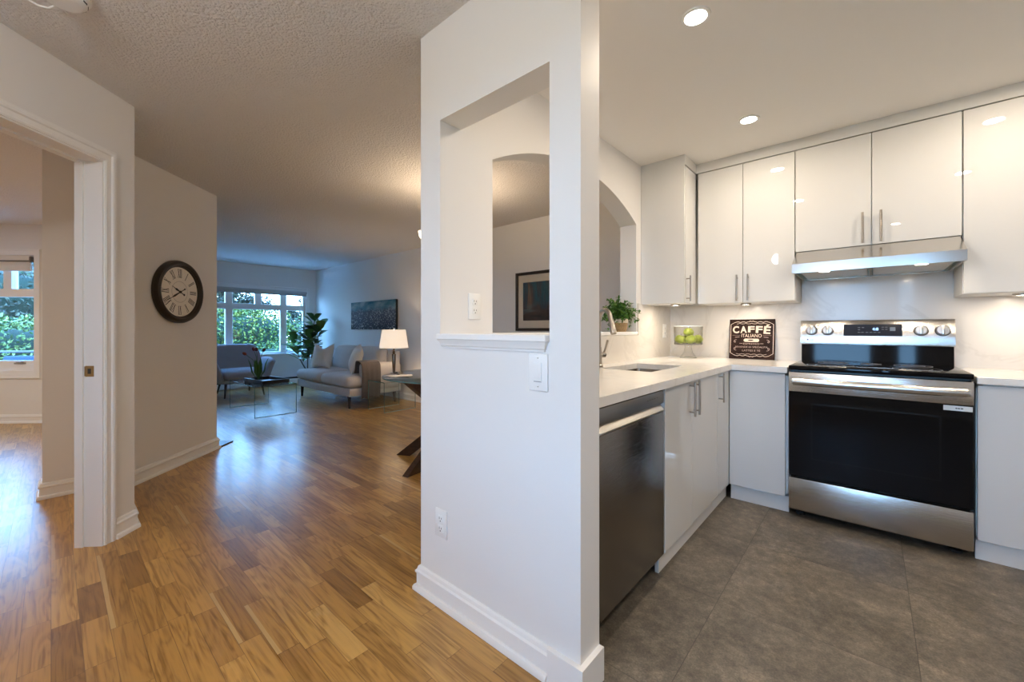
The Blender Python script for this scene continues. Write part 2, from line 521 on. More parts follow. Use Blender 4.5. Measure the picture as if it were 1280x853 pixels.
# partition with the pass-through opening
HX0, HX1, HZ0, HZ1 = -1.36, -0.792, 1.108, 2.033
m = MB()
m.box(AX0, HX0, 1.085, 1.20, 0, H).box(HX1, -0.673, 1.085, 1.20, 0, H)
m.box(HX0, HX1, 1.085, 1.20, 0, HZ0).box(HX0, HX1, 1.085, 1.20, HZ1, H)
struct(m.build('wall_partition', M['wall'], smooth=False))

# wall with the arch
AY0, AY1, ASP, ARISE = 1.401, 2.999, 1.965, 0.205
m = MB()
m.box(AX0, AX1, 1.20, AY0, 0, H).box(AX0, AX1, AY1, KY, 0, H).box(AX0, AX1, AY0, AY1, 0, HZ0)
half = (AY1 - AY0) / 2; AR = (half ** 2 + ARISE ** 2) / (2 * ARISE); ayc = (AY0 + AY1) / 2
n = 36; rings = []
for i in range(n + 1):
    y = AY0 + (AY1 - AY0) * i / n
    z = ASP + ARISE - AR + math.sqrt(AR * AR - (y - ayc) ** 2)
    rings.append([(AX0, y, z), (AX1, y, z), (AX1, y, H), (AX0, y, H)])
m.ring_tube(rings)
struct(m.build('wall_arch', M['wall'], angle=25))

m = MB(); m.box(AX0, 2.02, KY, KY + 0.12, 0, H); struct(m.build('wall_back', M['wall'], smooth=False))
m = MB(); m.box(1.9, 2.02, -1.7, KY, 0, H); struct(m.build('wall_right', M['wall'], smooth=False))
m = MB(); m.box(-4.4, AX0, 3.72, 3.98, 0, H); struct(m.build('wall_dining', M['wall'], smooth=False))
m = MB(); m.box(-9.29, -4.4, 3.86, 3.98, 0, H); struct(m.build('wall_living', M['wall'], smooth=False))
m = MB(); m.box(-9.17, -5.1, 0.59, 0.71, 0, H); struct(m.build('wall_hearth', M['wall'], smooth=False))

# living room window wall (x = -9.17), opening for a three-part window
LWY0, LWY1, LWZ0, LWZ1 = 1.80, 3.645, 0.66, 1.96
m = MB()
m.box(-9.29, -9.17, 0.59, LWY0, 0, H).box(-9.29, -9.17, LWY1, 3.86, 0, H)
m.box(-9.29, -9.17, LWY0, LWY1, 0, LWZ0).box(-9.29, -9.17, LWY0, LWY1, LWZ1, H)
struct(m.build('wall_window', M['wall'], smooth=False))

# hall: pier that carries the clock, the jog beside the den doorway and the closet end seen through it
E_ = (-3.2, 0.32)
PIER = [E_, (-4.0, 0.32), (-4.74, 1.06), (-5.1, 0.70), (-4.36, -0.04), (-4.21, -0.04), (-4.21, 0.20), (-3.32, 0.20)]
struct(MB().prism(PIER, 0, H).build('wall_clock', M['wall'], smooth=False))
# wall with the den doorway, at 45 degrees; s runs towards the camera side from E_, h out of the wall into the hall
def DW(s, z, h): return (E_[0] + (s + h) * K, E_[1] + (-s + h) * K, z)
def dwbox(mb, s0, s1, z0, z1, h0, h1):
    mb.faces_([DW(s, z, h) for s in (s0, s1) for z in (z0, z1) for h in (h0, h1)],
              [(0, 1, 3, 2), (4, 6, 7, 5), (0, 4, 5, 1), (2, 3, 7, 6), (0, 2, 6, 4), (1, 5, 7, 3)])
    return mb
DO0, DO1, DOZ = 0.19, 1.075, 2.055
m = MB(); dwbox(m, 0.0, DO0, 0, H, -0.12, 0); dwbox(m, DO1, 2.72, 0, H, -0.12, 0); dwbox(m, DO0, DO1, DOZ, H, -0.12, 0)
struct(m.build('wall_hall', M['wall'], smooth=False))

# den window wall: t to the left in the photo, h into the den
G0 = (-7.65, -0.07)
def DN(t, z, h): return (G0[0] + (-t + h) * K, G0[1] + (-t - h) * K, z)
def dnbox(mb, t0, t1, z0, z1, h0, h1):
    mb.faces_([DN(t, z, h) for t in (t0, t1) for z in (z0, z1) for h in (h0, h1)],
              [(0, 1, 3, 2), (4, 6, 7, 5), (0, 4, 5, 1), (2, 3, 7, 6), (0, 2, 6, 4), (1, 5, 7, 3)])
    return mb
DT0, DT1, DZ0, DZ1 = 0.085, 1.55, 0.62, 2.06
m = MB(); dnbox(m, -0.92, DT0, 0, H, -0.12, 0); dnbox(m, DT1, 2.85, 0, H, -0.12, 0)
dnbox(m, DT0, DT1, 0, DZ0, -0.12, 0); dnbox(m, DT0, DT1, DZ1, H, -0.12, 0)
struct(m.build('wall_den', M['wall'], smooth=False))
m = MB(); m.prism([(-9.70, -2.05), (-9.62, -1.97), (-6.42, -4.92), (-6.5, -5.0)], 0, H); struct(m.build('wall_den_left', M['wall'], smooth=False))
m = MB(); m.prism([(-6.5, -5.0), (-6.45, -4.9), (-1.36, -1.62), (-1.36, -1.74)], 0, H); struct(m.build('wall_den_rear', M['wall'], smooth=False))

# wall behind the camera with a glazed door to the outside
GDX0, GDX1, GDZ = -0.82, 0.08, 2.04
SLX0, SLX1 = 0.30, 0.56
m = MB()
m.box(-1.36, GDX0, -1.72, -1.6, 0, H).box(SLX1, 2.02, -1.72, -1.6, 0, H).box(GDX1, SLX0, -1.72, -1.6, 0, H)
m.box(GDX0, GDX1, -1.72, -1.6, GDZ, H).box(SLX0, SLX1, -1.72, -1.6, GDZ, H).box(SLX0, SLX1, -1.72, -1.6, 0, 0.62)
struct(m.build('wall_front', M['wall'], smooth=False))
m = MB()
m.box(GDX0, GDX0 + 0.09, -1.68, -1.63, 0, GDZ).box(GDX1 - 0.09, GDX1, -1.68, -1.63, 0, GDZ)
m.box(GDX0 + 0.09, GDX1 - 0.09, -1.68, -1.63, GDZ - 0.1, GDZ).box(GDX0 + 0.09, GDX1 - 0.09, -1.68, -1.63, 0, 0.62)
gd = struct(m.build('door_2', M['trim'], smooth=False), 'glazed white door behind the viewpoint, seen only as a reflection')
MB().box(GDX0 + 0.09, GDX1 - 0.09, -1.658, -1.652, 0.62, GDZ - 0.1).build('pane', M['pane'], gd, smooth=False)

m = MB()
for a_, b_ in ((SLX0, SLX0 + 0.04), (SLX1 - 0.04, SLX1)): m.box(a_, b_, -1.68, -1.63, 0.62, GDZ)
m.box(SLX0 + 0.04, SLX1 - 0.04, -1.68, -1.63, 0.62, 0.67).box(SLX0 + 0.04, SLX1 - 0.04, -1.68, -1.63, GDZ - 0.05, GDZ)
w3 = struct(m.build('window_3', M['trim'], smooth=False), 'narrow sidelight beside the glazed door behind the viewpoint')
MB().box(SLX0 + 0.04, SLX1 - 0.04, -1.658, -1.652, 0.67, GDZ - 0.05).build('pane', M['pane'], w3, smooth=False)

# ------------------------------------------------------------------ trim, baseboards, frames
BB = [(0, 0), (0.027, 0), (0.027, 0.013), (0.022, 0.022), (0.0135, 0.025), (0.0135, 0.072), (0.0185, 0.076), (0.0185, 0.084), (0.012, 0.090), (0.009, 0.102), (0.004, 0.107), (0, 0.107)]
def baseboard(name, path):
    return struct(MB().sweep(path, BB).build(name, M['trim'], angle=30))
baseboard('baseboard_partition', [(AX0, 3.72), (AX0, 1.085), (-0.79, 1.085)])
m = MB().sweep([(-0.79, 1.085), (-0.673, 1.085), (-0.673, 1.20)], [(0, 0), (0.018, 0), (0.018, 0.108), (0, 0.108)])
struct(m.build('baseboard_end', M['trim'], angle=30))
baseboard('baseboard_hall', [DW(0.135, 0, 0)[:2], E_, (-4.0, 0.32), (-4.74, 1.06), (-5.1, 0.70)])
baseboard('baseboard_closet', [(-4.36, -0.04), (-4.21, -0.04), (-4.21, 0.20)])
baseboard('baseboard_den', [DN(2.8, 0, 0)[:2], DN(-0.9, 0, 0)[:2]])
baseboard('baseboard_living', [(-9.17, 3.86), (-4.4, 3.86), (-4.4, 3.72), (AX0, 3.72)])
baseboard('baseboard_window', [(-9.17, 0.71), (-9.17, 3.86)])

# sills of the pass-through and of the arch
m = MB().box(HX0, HX1, 1.062, 1.20, HZ0, SILL, 0.003, 1)
CR = [(0.0, 1.074), (0.006, 1.074), (0.007, 1.081), (0.011, 1.085), (0.013, 1.095), (0.018, 1.103), (0.020, 1.1085), (0.0, 1.1085)]
m.sweep([(-1.335, 1.10), (-1.335, 1.085), (-0.815, 1.085), (-0.815, 1.10)], CR)
struct(m.build('trim_1', M['trim'], angle=30))
struct(MB().box(AX0 - 0.015, AX1 + 0.015, AY0, AY1, HZ0, SILL, 0.003, 1).build('trim_2', M['trim'], angle=30))

# den door frame: jamb lining, stop and moulded casing
m = MB()
dwbox(m, DO0, DO0 + 0.014, 0, DOZ - 0.014, -0.125, 0.005); dwbox(m, DO1 - 0.014, DO1, 0, DOZ - 0.014, -0.125, 0.005)
dwbox(m, DO0, DO1, DOZ - 0.014, DOZ, -0.125, 0.005)
dwbox(m, DO0 + 0.014, DO0 + 0.024, 0, DOZ - 0.014, -0.125, -0.085); dwbox(m, DO1 - 0.024, DO1 - 0.014, 0, DOZ - 0.014, -0.125, -0.085)
dwbox(m, DO0 + 0.024, DO1 - 0.024, DOZ - 0.024, DOZ - 0.014, -0.125, -0.085)
d1 = struct(m.build('door_1', M['trim'], smooth=False), 'white door frame around the open doorway on the left')
CS = [(0, 0), (0, 0.012), (-0.008, 0.015), (-0.014, 0.012), (-0.034, 0.013), (-0.040, 0.019), (-0.050, 0.021), (-0.056, 0.017), (-0.064, 0.017), (-0.066, 0.0)]
m = MB().sweep([(DO0 + 0.006, 0), (DO0 + 0.006, DOZ - 0.006), (DO1 - 0.006, DOZ - 0.006), (DO1 - 0.006, 0)], CS, lambda x, y, h: DW(x, y, h))
m.build('casing', M['trim'], d1, angle=25)
m = MB(); dwbox(m, DO0 + 0.0135, DO0 + 0.0155, 0.90, 0.957, -0.078, -0.036)
dwbox(m, DO0 + 0.0135, DO0 + 0.0165, 0.903, 0.954, -0.082, -0.078)
sp = m.build('strike_plate', M['brass'], d1, smooth=False); sp['label'] = 'aged brass strike plate'
m = MB(); dwbox(m, DO0 + 0.0155, DO0 + 0.0162, 0.915, 0.942, -0.066, -0.050); m.build('latch_hole', M['slot'], sp, smooth=False)

# living room window: casing, frame bars, panes
w1 = MB()
fx0, fx1 = -9.255, -9.185
def wbar(mb, y0, y1, z0, z1, x0=fx0, x1=fx1): return mb.box(x0, x1, y0, y1, z0, z1, 0.006, 1)
wbar(w1, LWY0, LWY0 + 0.05, LWZ0, LWZ1); wbar(w1, LWY1 - 0.05, LWY1, LWZ0, LWZ1)
wbar(w1, LWY0 + 0.05, LWY1 - 0.05, LWZ1 - 0.05, LWZ1); wbar(w1, LWY0 + 0.05, LWY1 - 0.05, LWZ0, LWZ0 + 0.035)
MY = [(2.19, 2.31), (3.15, 3.27)]
for a, b in MY: wbar(w1, a, b, LWZ0 + 0.03, LWZ1 - 0.04)
for a, b in ((LWY0 + 0.04, 2.2), (2.3, 3.16), (3.26, LWY1 - 0.04)): wbar(w1, a, b, 1.545, 1.66)
wbar(w1, 2.685, 2.80, 1.65, LWZ1 - 0.04)
win1 = struct(w1.build('window_1', M['trim'], smooth=False), 'three-part white framed window of the living room')
CW = [(0, 0), (0, 0.014), (-0.012, 0.018), (-0.05, 0.018), (-0.056, 0.024), (-0.07, 0.024), (-0.075, 0)]
m = MB().sweep([(LWY0, LWZ0), (LWY0, LWZ1), (LWY1, LWZ1), (LWY1, LWZ0)], CW, lambda x, y, h: (-9.17 + h, x, y))
m.build('casing', M['trim'], win1, angle=25)
MB().box(-9.26, -9.10, LWY0 - 0.09, LWY1 + 0.09, LWZ0 - 0.035, LWZ0, 0.006, 2).build('window_sill', M['trim'], win1)
for a, b, c, d in ((LWY0 + .045, 2.195, LWZ0 + .03, 1.55), (2.305, 3.155, LWZ0 + .03, 1.55), (3.265, LWY1 - .045, LWZ0 + .03, 1.55),
                   (LWY0 + .045, 2.195, 1.655, LWZ1 - .045), (2.305, 2.69, 1.655, LWZ1 - .045), (2.795, 3.155, 1.655, LWZ1 - .045), (3.265, LWY1 - .045, 1.655, LWZ1 - .045)):
    MB().box(-9.222, -9.218, a, b, c, d).build('pane', M['pane'], win1, smooth=False)

# den window
w2 = MB()
def dbar(t0, t1, z0, z1, h0=-0.095, h1=-0.02): return dnbox(w2, t0, t1, z0, z1, h0, h1)
dbar(DT0, DT0 + 0.02, DZ0, DZ1); dbar(DT1 - 0.05, DT1, DZ0, DZ1); dbar(DT0, DT1, DZ1 - 0.05, DZ1); dbar(DT0, DT1, DZ0, DZ0 + 0.10)
dbar(DT0, DT1, 1.55, 1.65); dbar(0.375, 0.47, 1.65, DZ1)
dbar(0.80, 0.90, DZ0, DZ1); dbar(1.15, 1.22, 1.65, DZ1)
dbar(DT0 + 0.02, 0.80, 0.715, 0.765, -0.075, -0.03)
win2 = struct(w2.build('window_2', M['trim'], smooth=False), 'white framed window of the den seen through the doorway')
m = MB().sweep([(DT0, DZ0), (DT0, DZ1), (DT1, DZ1), (DT1, DZ0)], CW, lambda x, y, h: DN(x, y, h), closed=True)
m.build('casing', M['trim'], win2, angle=25)
m = MB(); dnbox(m, DT0 + 0.001, DT1 - 0.001, DZ0 + 0.001, DZ0 + 0.02, -0.019, 0.012); m.build('window_sill', M['trim'], win2, smooth=False)
for t0, t1, z0, z1 in ((.10, .80, .76, 1.55), (.90, 1.50, .715, 1.55), (.10, .375, 1.65, 2.01), (.47, .80, 1.65, 2.01), (.90, 1.15, 1.65, 2.01), (1.22, 1.50, 1.65, 2.01)):
    m = MB(); dnbox(m, t0, t1, z0, z1, -0.060, -0.056); m.build('pane', M['pane'], win2, smooth=False)
m = MB(); dnbox(m, 0.22, 0.34, 0.722, 0.74, -0.03, -0.012); dnbox(m, 0.24, 0.30, 0.732, 0.752, -0.022, 0.004)
cr = m.build('crank_handle', M['nickel'], win2, smooth=False)

# ------------------------------------------------------------------ kitchen lining
SP = 0.012
m = MB()
m.box(AX1, 1.9, KY - SP, KY, 0.90, 1.352)
m.box(-0.383, 0.385, KY - SP, KY, 1.352, 1.68)
m.box(AX1, AX1 + SP, 1.20, KY - SP, 0.90, HZ0 - 0.002)
m.box(AX1, AX1 + SP, AY1 + 0.012, KY - SP, HZ0 - 0.002, 1.352)
struct(m.build('backsplash', M['splash'], smooth=False), 'cream stone backsplash behind the worktops')
# filler strip between the wall cabinets and the ceiling
m = MB().sweep([(-1.36, 3.083), (-1.022, 3.083), (-1.022, 3.342), (1.9, 3.342)], [(0, 2.369), (0, H), (-0.02, H), (-0.02, 2.369)])
struct(m.build('trim_3', M['gloss'], smooth=False), 'white filler strip above the wall cabinets')

# ------------------------------------------------------------------ kitchen
def bar_handle(parent, p, axis, out, length, name='handle', r=0.006, stand=0.030):
    """bar pull: p = middle of the bar's foot line on the door face; axis = along the bar; out = away from the door"""
    p = Vector(p); a = Vector(axis); o = Vector(out)
    mb = MB()
    c = p + o * stand
    mb.cyl(c - a * length / 2, c + a * length / 2, r, seg=12)
    for s in (-1, 1):
        q = p + a * s * (length / 2 - 0.022)
        mb.cyl(q, q + o * stand, 0.0045, seg=10)
    h = mb.build(name, M['nickel'], parent)
    h['label'] = 'brushed nickel bar handle'
    return h

# --- wall cabinets. Local frame: x along the wall, y = 0 at the door face (into the wall is +y), z = 0 at the underside
def wall_cabinet(label, x0, x1, z0, z1, doors, depth=0.335, loc_y=3.345, rz=0.0, origin=None, hl=0.19):
    t = thing('wall_cabinet', label, 'cabinet', origin or ((x0 + x1) / 2, loc_y, z0), rz, 'white gloss wall cabinets')
    w = (x1 - x0) / 2; h = z1 - z0
    mb = MB()
    mb.box(-w + 0.001, w - 0.001, 0.021, depth, 0.0, h - 0.002, 0.001, 1)
    mb.build('body', M['carcass'], t, smooth=False)
    for a, b, hx in doors:
        a -= (x0 + x1) / 2; b -= (x0 + x1) / 2
        d = MB().box(a + 0.002, b - 0.002, 0.0, 0.019, 0.002, h - 0.004, 0.0012, 1).build('door', M['gloss'], t, smooth=False)
        if hx is not None:
            bar_handle(d, (hx - (x0 + x1) / 2, 0.0, 0.012 + hl / 2), (0, 0, 1), (0, -1, 0), hl)
    return t
CZ0, CZ1 = 1.347, 2.367
wall_cabinet('tall white wall cabinet with two doors between the corner and the range hood', -1.016, -0.384, CZ0, CZ1, [(-1.012, -0.699, -0.735), (-0.699, -0.384, -0.664)])
wall_cabinet('short white two-door wall cabinet directly above the range hood', -0.383, 0.384, 1.672, CZ1, [(-0.383, 0.006, -0.036), (0.006, 0.384, 0.048)])
wall_cabinet('tall white wall cabinet right of the range hood, cut by the picture edge', 0.385, 0.84, CZ0, CZ1, [(0.386, 0.838, None)])
wall_cabinet('white wall cabinet farther right along the range wall', 0.842, 1.88, CZ0, CZ1, [(0.844, 1.36, None), (1.36, 1.878, None)])
# the one on the arch wall faces +x
t = wall_cabinet('narrow white wall cabinet on the arch wall with a full-height side panel', -0.128, 0.128, CZ0, CZ1, [(-0.115, 0.118, -0.100)], depth=0.33, origin=(-1.027, 3.226, CZ0), rz=R(90))
MB().box(-0.146, -0.1285, -0.001, 0.331, 0.0, H - CZ0 - 0.001, 0.001, 1).build('side_panel', M['gloss'], t, smooth=False)

# --- base cabinets. Local frame: x along the front, y = 0 door face, +y to the back, z from the floor
def base_cabinet(label, x0, x1, doors, origin, rz, hl=0.183, depth=0.60, open_top=True):
    t = thing('base_cabinet', label, 'cabinet', origin, rz, 'white gloss base cabinets')
    mb = MB()
    zt, zb = 0.878, 0.10
    mb.box(x0, x0 + 0.017, 0.022, depth, zb, zt).box(x1 - 0.017, x1, 0.022, depth, zb, zt)
    mb.box(x0, x1, 0.022, depth, zb, zb + 0.017).box(x0, x1, depth - 0.012, depth, zb, zt).box(x0, x1, 0.022, 0.06, zt - 0.02, zt)
    mb.build('body', M['carcass'], t, smooth=False)
    MB().box(x0, x1, 0.030, 0.048, 0.0, zb).build('toe_kick', M['carcass'], t, smooth=False)
    for a, b, hx in doors:
        d = MB().box(a + 0.0015, b - 0.0015, 0.0, 0.019, 0.104, 0.872, 0.0012, 1).build('door', M['gloss'], t, smooth=False)
        if hx is not None:
            bar_handle(d, (hx, 0.0, 0.783), (0, 0, 1), (0, -1, 0), hl)
    return t
# under the arch: the fronts face +x at x = -0.718; local x runs along +Y
base_cabinet('white two-door base cabinet under the sink, next to the dishwasher', 1.893, 2.755, [(1.893, 2.275, 2.236), (2.275, 2.755, 2.307)], (-0.718, 0, 0), R(90))
nc_ = base_cabinet('narrow white base cabinet with one handle in the inner corner', 2.757, 3.038, [(2.757, 3.036, 2.79)], (-0.718, 0, 0), R(90))
MB().box(3.0382, 3.085, 0.004, 0.05, 0.10, 0.876).box(3.0382, 3.085, 0.030, 0.048, 0.0, 0.0995).build('corner_post', M['carcass'], nc_, smooth=False)
base_cabinet('white base cabinet without handle between the inner corner and the range', -0.714, -0.385, [(-0.7175, -0.398, None)], (0, 3.04, 0), 0.0)
base_cabinet('white base cabinet right of the range, cut by the picture edge', 0.396, 0.85, [(0.398, 0.85, None)], (0, 3.04, 0), 0.0)
base_cabinet('white base cabinet farther right along the range wall', 0.852, 1.89, [(0.852, 1.37, None), (1.37, 1.888, None)], (0, 3.04, 0), 0.0)

# --- worktops
CT0, CT1 = 0.880, 0.915
SX0, SX1, SY0, SY1 = -1.215, -0.905, 2.185, 2.69
m = MB()
m.box(-1.348, SX0, 1.202, 3.688, CT0, CT1).box(SX1, -0.698, 1.202, 3.018, CT0, CT1)
m.box(SX0, SX1, 1.202, SY0, CT0, CT1).box(SX0, SX1, SY1, 3.688, CT0, CT1)
m.box(SX1, -0.386, 3.018, 3.688, CT0, CT1)
tag(m.build('worktop', M['quartz'], smooth=False), 'white stone worktop with the sink, running into the corner left of the range', 'worktop')
m = MB().box(0.395, 1.898, 3.018, 3.688, CT0, CT1, 0.002, 1)
tag(m.build('worktop', M['quartz'], smooth=False), 'short white stone worktop right of the range', 'worktop')

# --- sink
t = thing('kitchen_sink', 'stainless steel undermount sink let into the white worktop', 'sink', ((SX0 + SX1) / 2, (SY0 + SY1) / 2, 0.70))
w, l = (SX1 - SX0) / 2, (SY1 - SY0) / 2
def rr(wx, wy, r, z, n=5):
    out = []
    for cx, cy, a0 in ((wx - r, wy - r, 0), (-wx + r, wy - r, 90), (-wx + r, -wy + r, 180), (wx - r, -wy + r, 270)):
        for i in range(n + 1):
            a = R(a0 + 90 * i / n); out.append((cx + r * math.cos(a), cy + r * math.sin(a), z))
    return out
m = MB()
m.ring_tube([rr(w + 0.012, l + 0.012, 0.02, 0.1785), rr(w - 0.004, l - 0.004, 0.02, 0.1785), rr(w - 0.006, l - 0.006, 0.025, 0.15), rr(w - 0.02, l - 0.02, 0.035, 0.012), rr(w - 0.05, l - 0.05, 0.03, 0.003), rr(0.03, 0.03, 0.029, 0.0)], caps=False)
m.build('basin', steel('sink_steel', (0.30, 0.27, 0.24), 0.26, 'y', bump=0.03), t)
m = MB().lathe([(0.0, 0.004), (0.022, 0.004), (0.026, 0.007), (0.040, 0.007), (0.042, 0.001), (0.042, -0.02), (0.0, -0.02)])
m.build('drain', M['chrome'], t)

# --- faucet
t = thing('kitchen_faucet', 'brushed nickel gooseneck kitchen faucet behind the sink', 'faucet', (-1.27, 2.26, CT1))
u = Vector((0.86, -0.51, 0))
m = MB().lathe([(0, 0), (0.027, 0), (0.027, 0.012), (0.021, 0.018), (0.019, 0.10), (0.0165, 0.125), (0.0, 0.125)])
m.build('base', M['nickel'], t)
path = [Vector((0, 0, 0.12)), Vector((0, 0, 0.255))]
r0 = 0.068
for i in range(1, 15):
    a = math.pi - R(165) * i / 14
    path.append(Vector((0, 0, 0.285)) + u * (r0 + r0 * math.cos(a)) + Vector((0, 0, r0 * math.sin(a))))
m = MB().tube(path, 0.0138, 14); m.build('spout', M['nickel'], t)
e = path[-1]; d = (path[-1] - path[-2]).normalized()
m = MB().tube([e, e + d * 0.03, e + d * 0.085, e + d * 0.10], [0.0135, 0.016, 0.019, 0.0175], 16); m.build('spray_head', M['nickel'], t)
v = Vector((0.20, 0.98, 0))
m = MB().cyl(v * 0.012 + Vector((0, 0, 0.075)), v * 0.052 + Vector((0, 0, 0.075)), 0.017, seg=16)
m.tube([v * 0.046 + Vector((0, 0, 0.085)), v * 0.06 + Vector((0.0, 0, 0.11)), v * 0.085 + Vector((0.0, 0, 0.165))], [0.006, 0.0065, 0.008], 10)
m.build('lever', M['nickel'], t)

# --- dishwasher (faces +x)
t = thing('dishwasher', 'dark stainless steel dishwasher under the worktop beside the partition', 'dishwasher', (-0.718, 1.582, 0), R(90))
wd = 0.299
m = MB().box(-wd, wd, 0.035, 0.585, 0.10, 0.868)
m.build('body', M['black'], t, smooth=False)
m = MB().box(-wd + 0.01, wd - 0.01, 0.075, 0.09, 0.012, 0.10); m.build('toe_panel', M['black'], t, smooth=False)
m = MB().box(-wd, wd, 0.0, 0.034, 0.106, 0.770, 0.004, 2); m.build('door', M['black_steel'], t)
m = MB().box(-wd, wd, 0.002, 0.034, 0.808, 0.868, 0.004, 2); cp = m.build('control_panel', mat('panel_steel', (0.27, 0.26, 0.25), 0.38, metal=1.0), t)
m = MB()
for xx in (0.12, 0.145, 0.17, 0.195, 0.225): MB().cyl((xx, 0.0025, 0.842), (xx, 0.0012, 0.842), 0.0022, seg=8).build('indicator', M['chrome'], cp)
m = MB()
m.faces_([(-wd, 0.0, 0.772), (wd, 0.0, 0.772), (wd, 0.0, 0.778), (-wd, 0.0, 0.778), (-wd, 0.022, 0.806), (wd, 0.022, 0.806), (wd, 0.034, 0.772), (-wd, 0.034, 0.772)],
         [(0, 1, 2, 3), (3, 2, 5, 4), (0, 7, 6, 1), (4, 5, 6, 7), (1, 6, 5, 2), (0, 3, 4, 7)])
m.build('pocket_handle', mat('pocket_steel', (0.62, 0.58, 0.53), 0.3, metal=1.0), t, smooth=False)
# filler panel between the partition and the dishwasher
tag(MB().box(-1.30, -0.722, 1.203, 1.276, 0.0, 0.878).build('filler_panel', M['carcass'], smooth=False), 'white filler panel between the partition and the dishwasher', 'panel')

# --- range
t = thing('electric_range', 'stainless steel and black glass electric range below the hood', 'oven', (0.003, 3.0, 0))
rw = 0.380
m = MB().box(-rw + 0.004, rw - 0.004, 0.05, 0.675, 0.045, 0.905)
m.build('body', M['black'], t, smooth=False)
for sx in (-1, 1):
    for yy in (0.10, 0.60):
        MB().lathe([(0, 0), (0.024, 0), (0.024, 0.012), (0.014, 0.018), (0.012, 0.046), (0, 0.046)], (sx * 0.33, yy, 0), 16).build('leg', M['rubber'], t)
drs = steel('drawer_steel', (0.56, 0.535, 0.50), 0.22, 'x', bump=0.2)
m = MB().box(-rw, rw, 0.0, 0.05, 0.052, 0.246, 0.006, 2); m.build('drawer', drs, t)
dr = MB().box(-rw, rw, 0.006, 0.05, 0.256, 0.892, 0.004, 1).build('oven_door', M['black_glass'], t, smooth=False)
m = MB().box(-rw, rw, 0.0, 0.03, 0.772, 0.890, 0.004, 2); m.build('door_band', M['steel'], dr)
# window seen through the glass, with the wire rack behind it
fr = MB()
for a, b, c, d in ((-0.27, 0.27, 0.70, 0.708), (-0.27, 0.27, 0.372, 0.380), (-0.27, -0.262, 0.372, 0.708), (0.262, 0.27, 0.372, 0.708)): fr.box(a, b, 0.0052, 0.0058, c, d)
fr.build('window_frame', mat('oven_window_print', (0.009, 0.009, 0.0095), 0.2, spec=0.2), dr, smooth=False)
# bowed handle
hp = []
for i in range(25):
    s = -1 + 2 * i / 24
    hp.append((s * 0.352, -0.045 - 0.012 * (1 - s * s), 0.838))
m = MB(); rings = []
for p in hp:
    rings.append([(p[0], p[1] + 0.016 * math.cos(q) * (1 if math.cos(q) < 0 else 0.7), p[2] + 0.022 * math.sin(q)) for q in [2 * math.pi * k / 14 for k in range(14)]])
m.ring_tube(rings)
for s in (-1, 1):
    m.box(s * 0.352 - 0.014, s * 0.352 + 0.014, -0.050, 0.002, 0.822, 0.854, 0.004, 2)
m.build('handle', M['steel_bright'], dr)
# paper energy sticker
st = MB().box(0.276, 0.376, 0.0045, 0.0058, 0.741, 0.766).build('sticker', M['plastic'], dr, smooth=False); st['label'] = 'white paper sticker'
m = MB()
for a, b in ((0.318, 0.324), (0.326, 0.333), (0.336, 0.344)): m.box(a, b, 0.004, 0.0046, 0.751, 0.756)
m.build('print', M['slot'], st, smooth=False)
# cooktop
m = MB().box(-rw, rw, -0.006, 0.62, 0.904, 0.930, 0.005, 2); ck = m.build('cooktop', M['black_glass'], t)
ring_m = mat('burner_print', (0.16, 0.16, 0.17), 0.3)
for bx, by, br in ((-0.19, 0.17, 0.115), (0.19, 0.17, 0.10), (-0.19, 0.44, 0.08), (0.19, 0.44, 0.085), (0.0, 0.46, 0.05)):
    m = MB()
    for k in (1.0, 0.62):
        m.lathe([(br * k - 0.002, 0.0), (br * k, 0.0), (br * k, 0.0006), (br * k - 0.002, 0.0006), (br * k - 0.002, 0.0)], (bx, by, 0.9300), 40)
    m.build('burner_ring', ring_m, ck)
# backguard: black lower band leaning back, steel control fascia
m = MB().prism([(0.592, 0.926), (0.595, 1.045), (0.672, 1.045), (0.672, 0.926)], -rw + 0.004, rw - 0.004, Matrix(((0, 0, 1, 0), (1, 0, 0, 0), (0, 1, 0, 0), (0, 0, 0, 1))))
m.build('back_riser', M['black_glass'], t, smooth=False)
m = MB().prism([(0.572, 1.046), (0.570, 1.055), (0.592, 1.205), (0.600, 1.213), (0.672, 1.213), (0.672, 1.046)], -rw, rw, Matrix(((0, 0, 1, 0), (1, 0, 0, 0), (0, 1, 0, 0), (0, 0, 0, 1))))
bgd = m.build('control_panel', M['steel'], t, angle=50)
slope = math.atan2(0.022, 0.15)
def on_guard(x, z, lift=0.0):   # frame on the sloping fascia: x right, y up the slope, z out
    y = 0.570 + (z - 1.055) * 0.022 / 0.15
    mt = Matrix.Translation((x, y, z)) @ Matrix.Rotation(R(90) - slope, 4, 'X')
    return mt @ Matrix.Translation((0, 0, lift))
dm = MB().box(-0.145, 0.145, -0.039, 0.039, 0, 0.0015, mtx=on_guard(0.005, 1.145)).build('display', mat('display_glass', (0.012, 0.016, 0.03), 0.08, coat=0.3), bgd, smooth=False)
lcd = mat('display_digits', (0.2, 0.4, 0.8), 0.4, emit=(0.35, 0.6, 1.0), estr=1.6)
text_obj('clock_digits', '4:8', 0.030, 0.019, lcd, dm, on_guard(0.022, 1.152, 0.0018), 0.02)
gp = mat('display_print', (0.20, 0.24, 0.30), 0.4)
m = MB()
for (xx, zz) in ((-0.06, 1.162), (-0.04, 1.162), (-0.06, 1.148), (-0.06, 1.130), (-0.042, 1.130), (-0.02, 1.130), (0.0, 1.130), (0.02, 1.130), (0.04, 1.130), (0.058, 1.164), (0.058, 1.150), (0.075, 1.164), (0.075, 1.150)):
    m.box(-0.006, 0.006, -0.0012, 0.0012, 0.0016, 0.0019, mtx=on_guard(xx, zz))
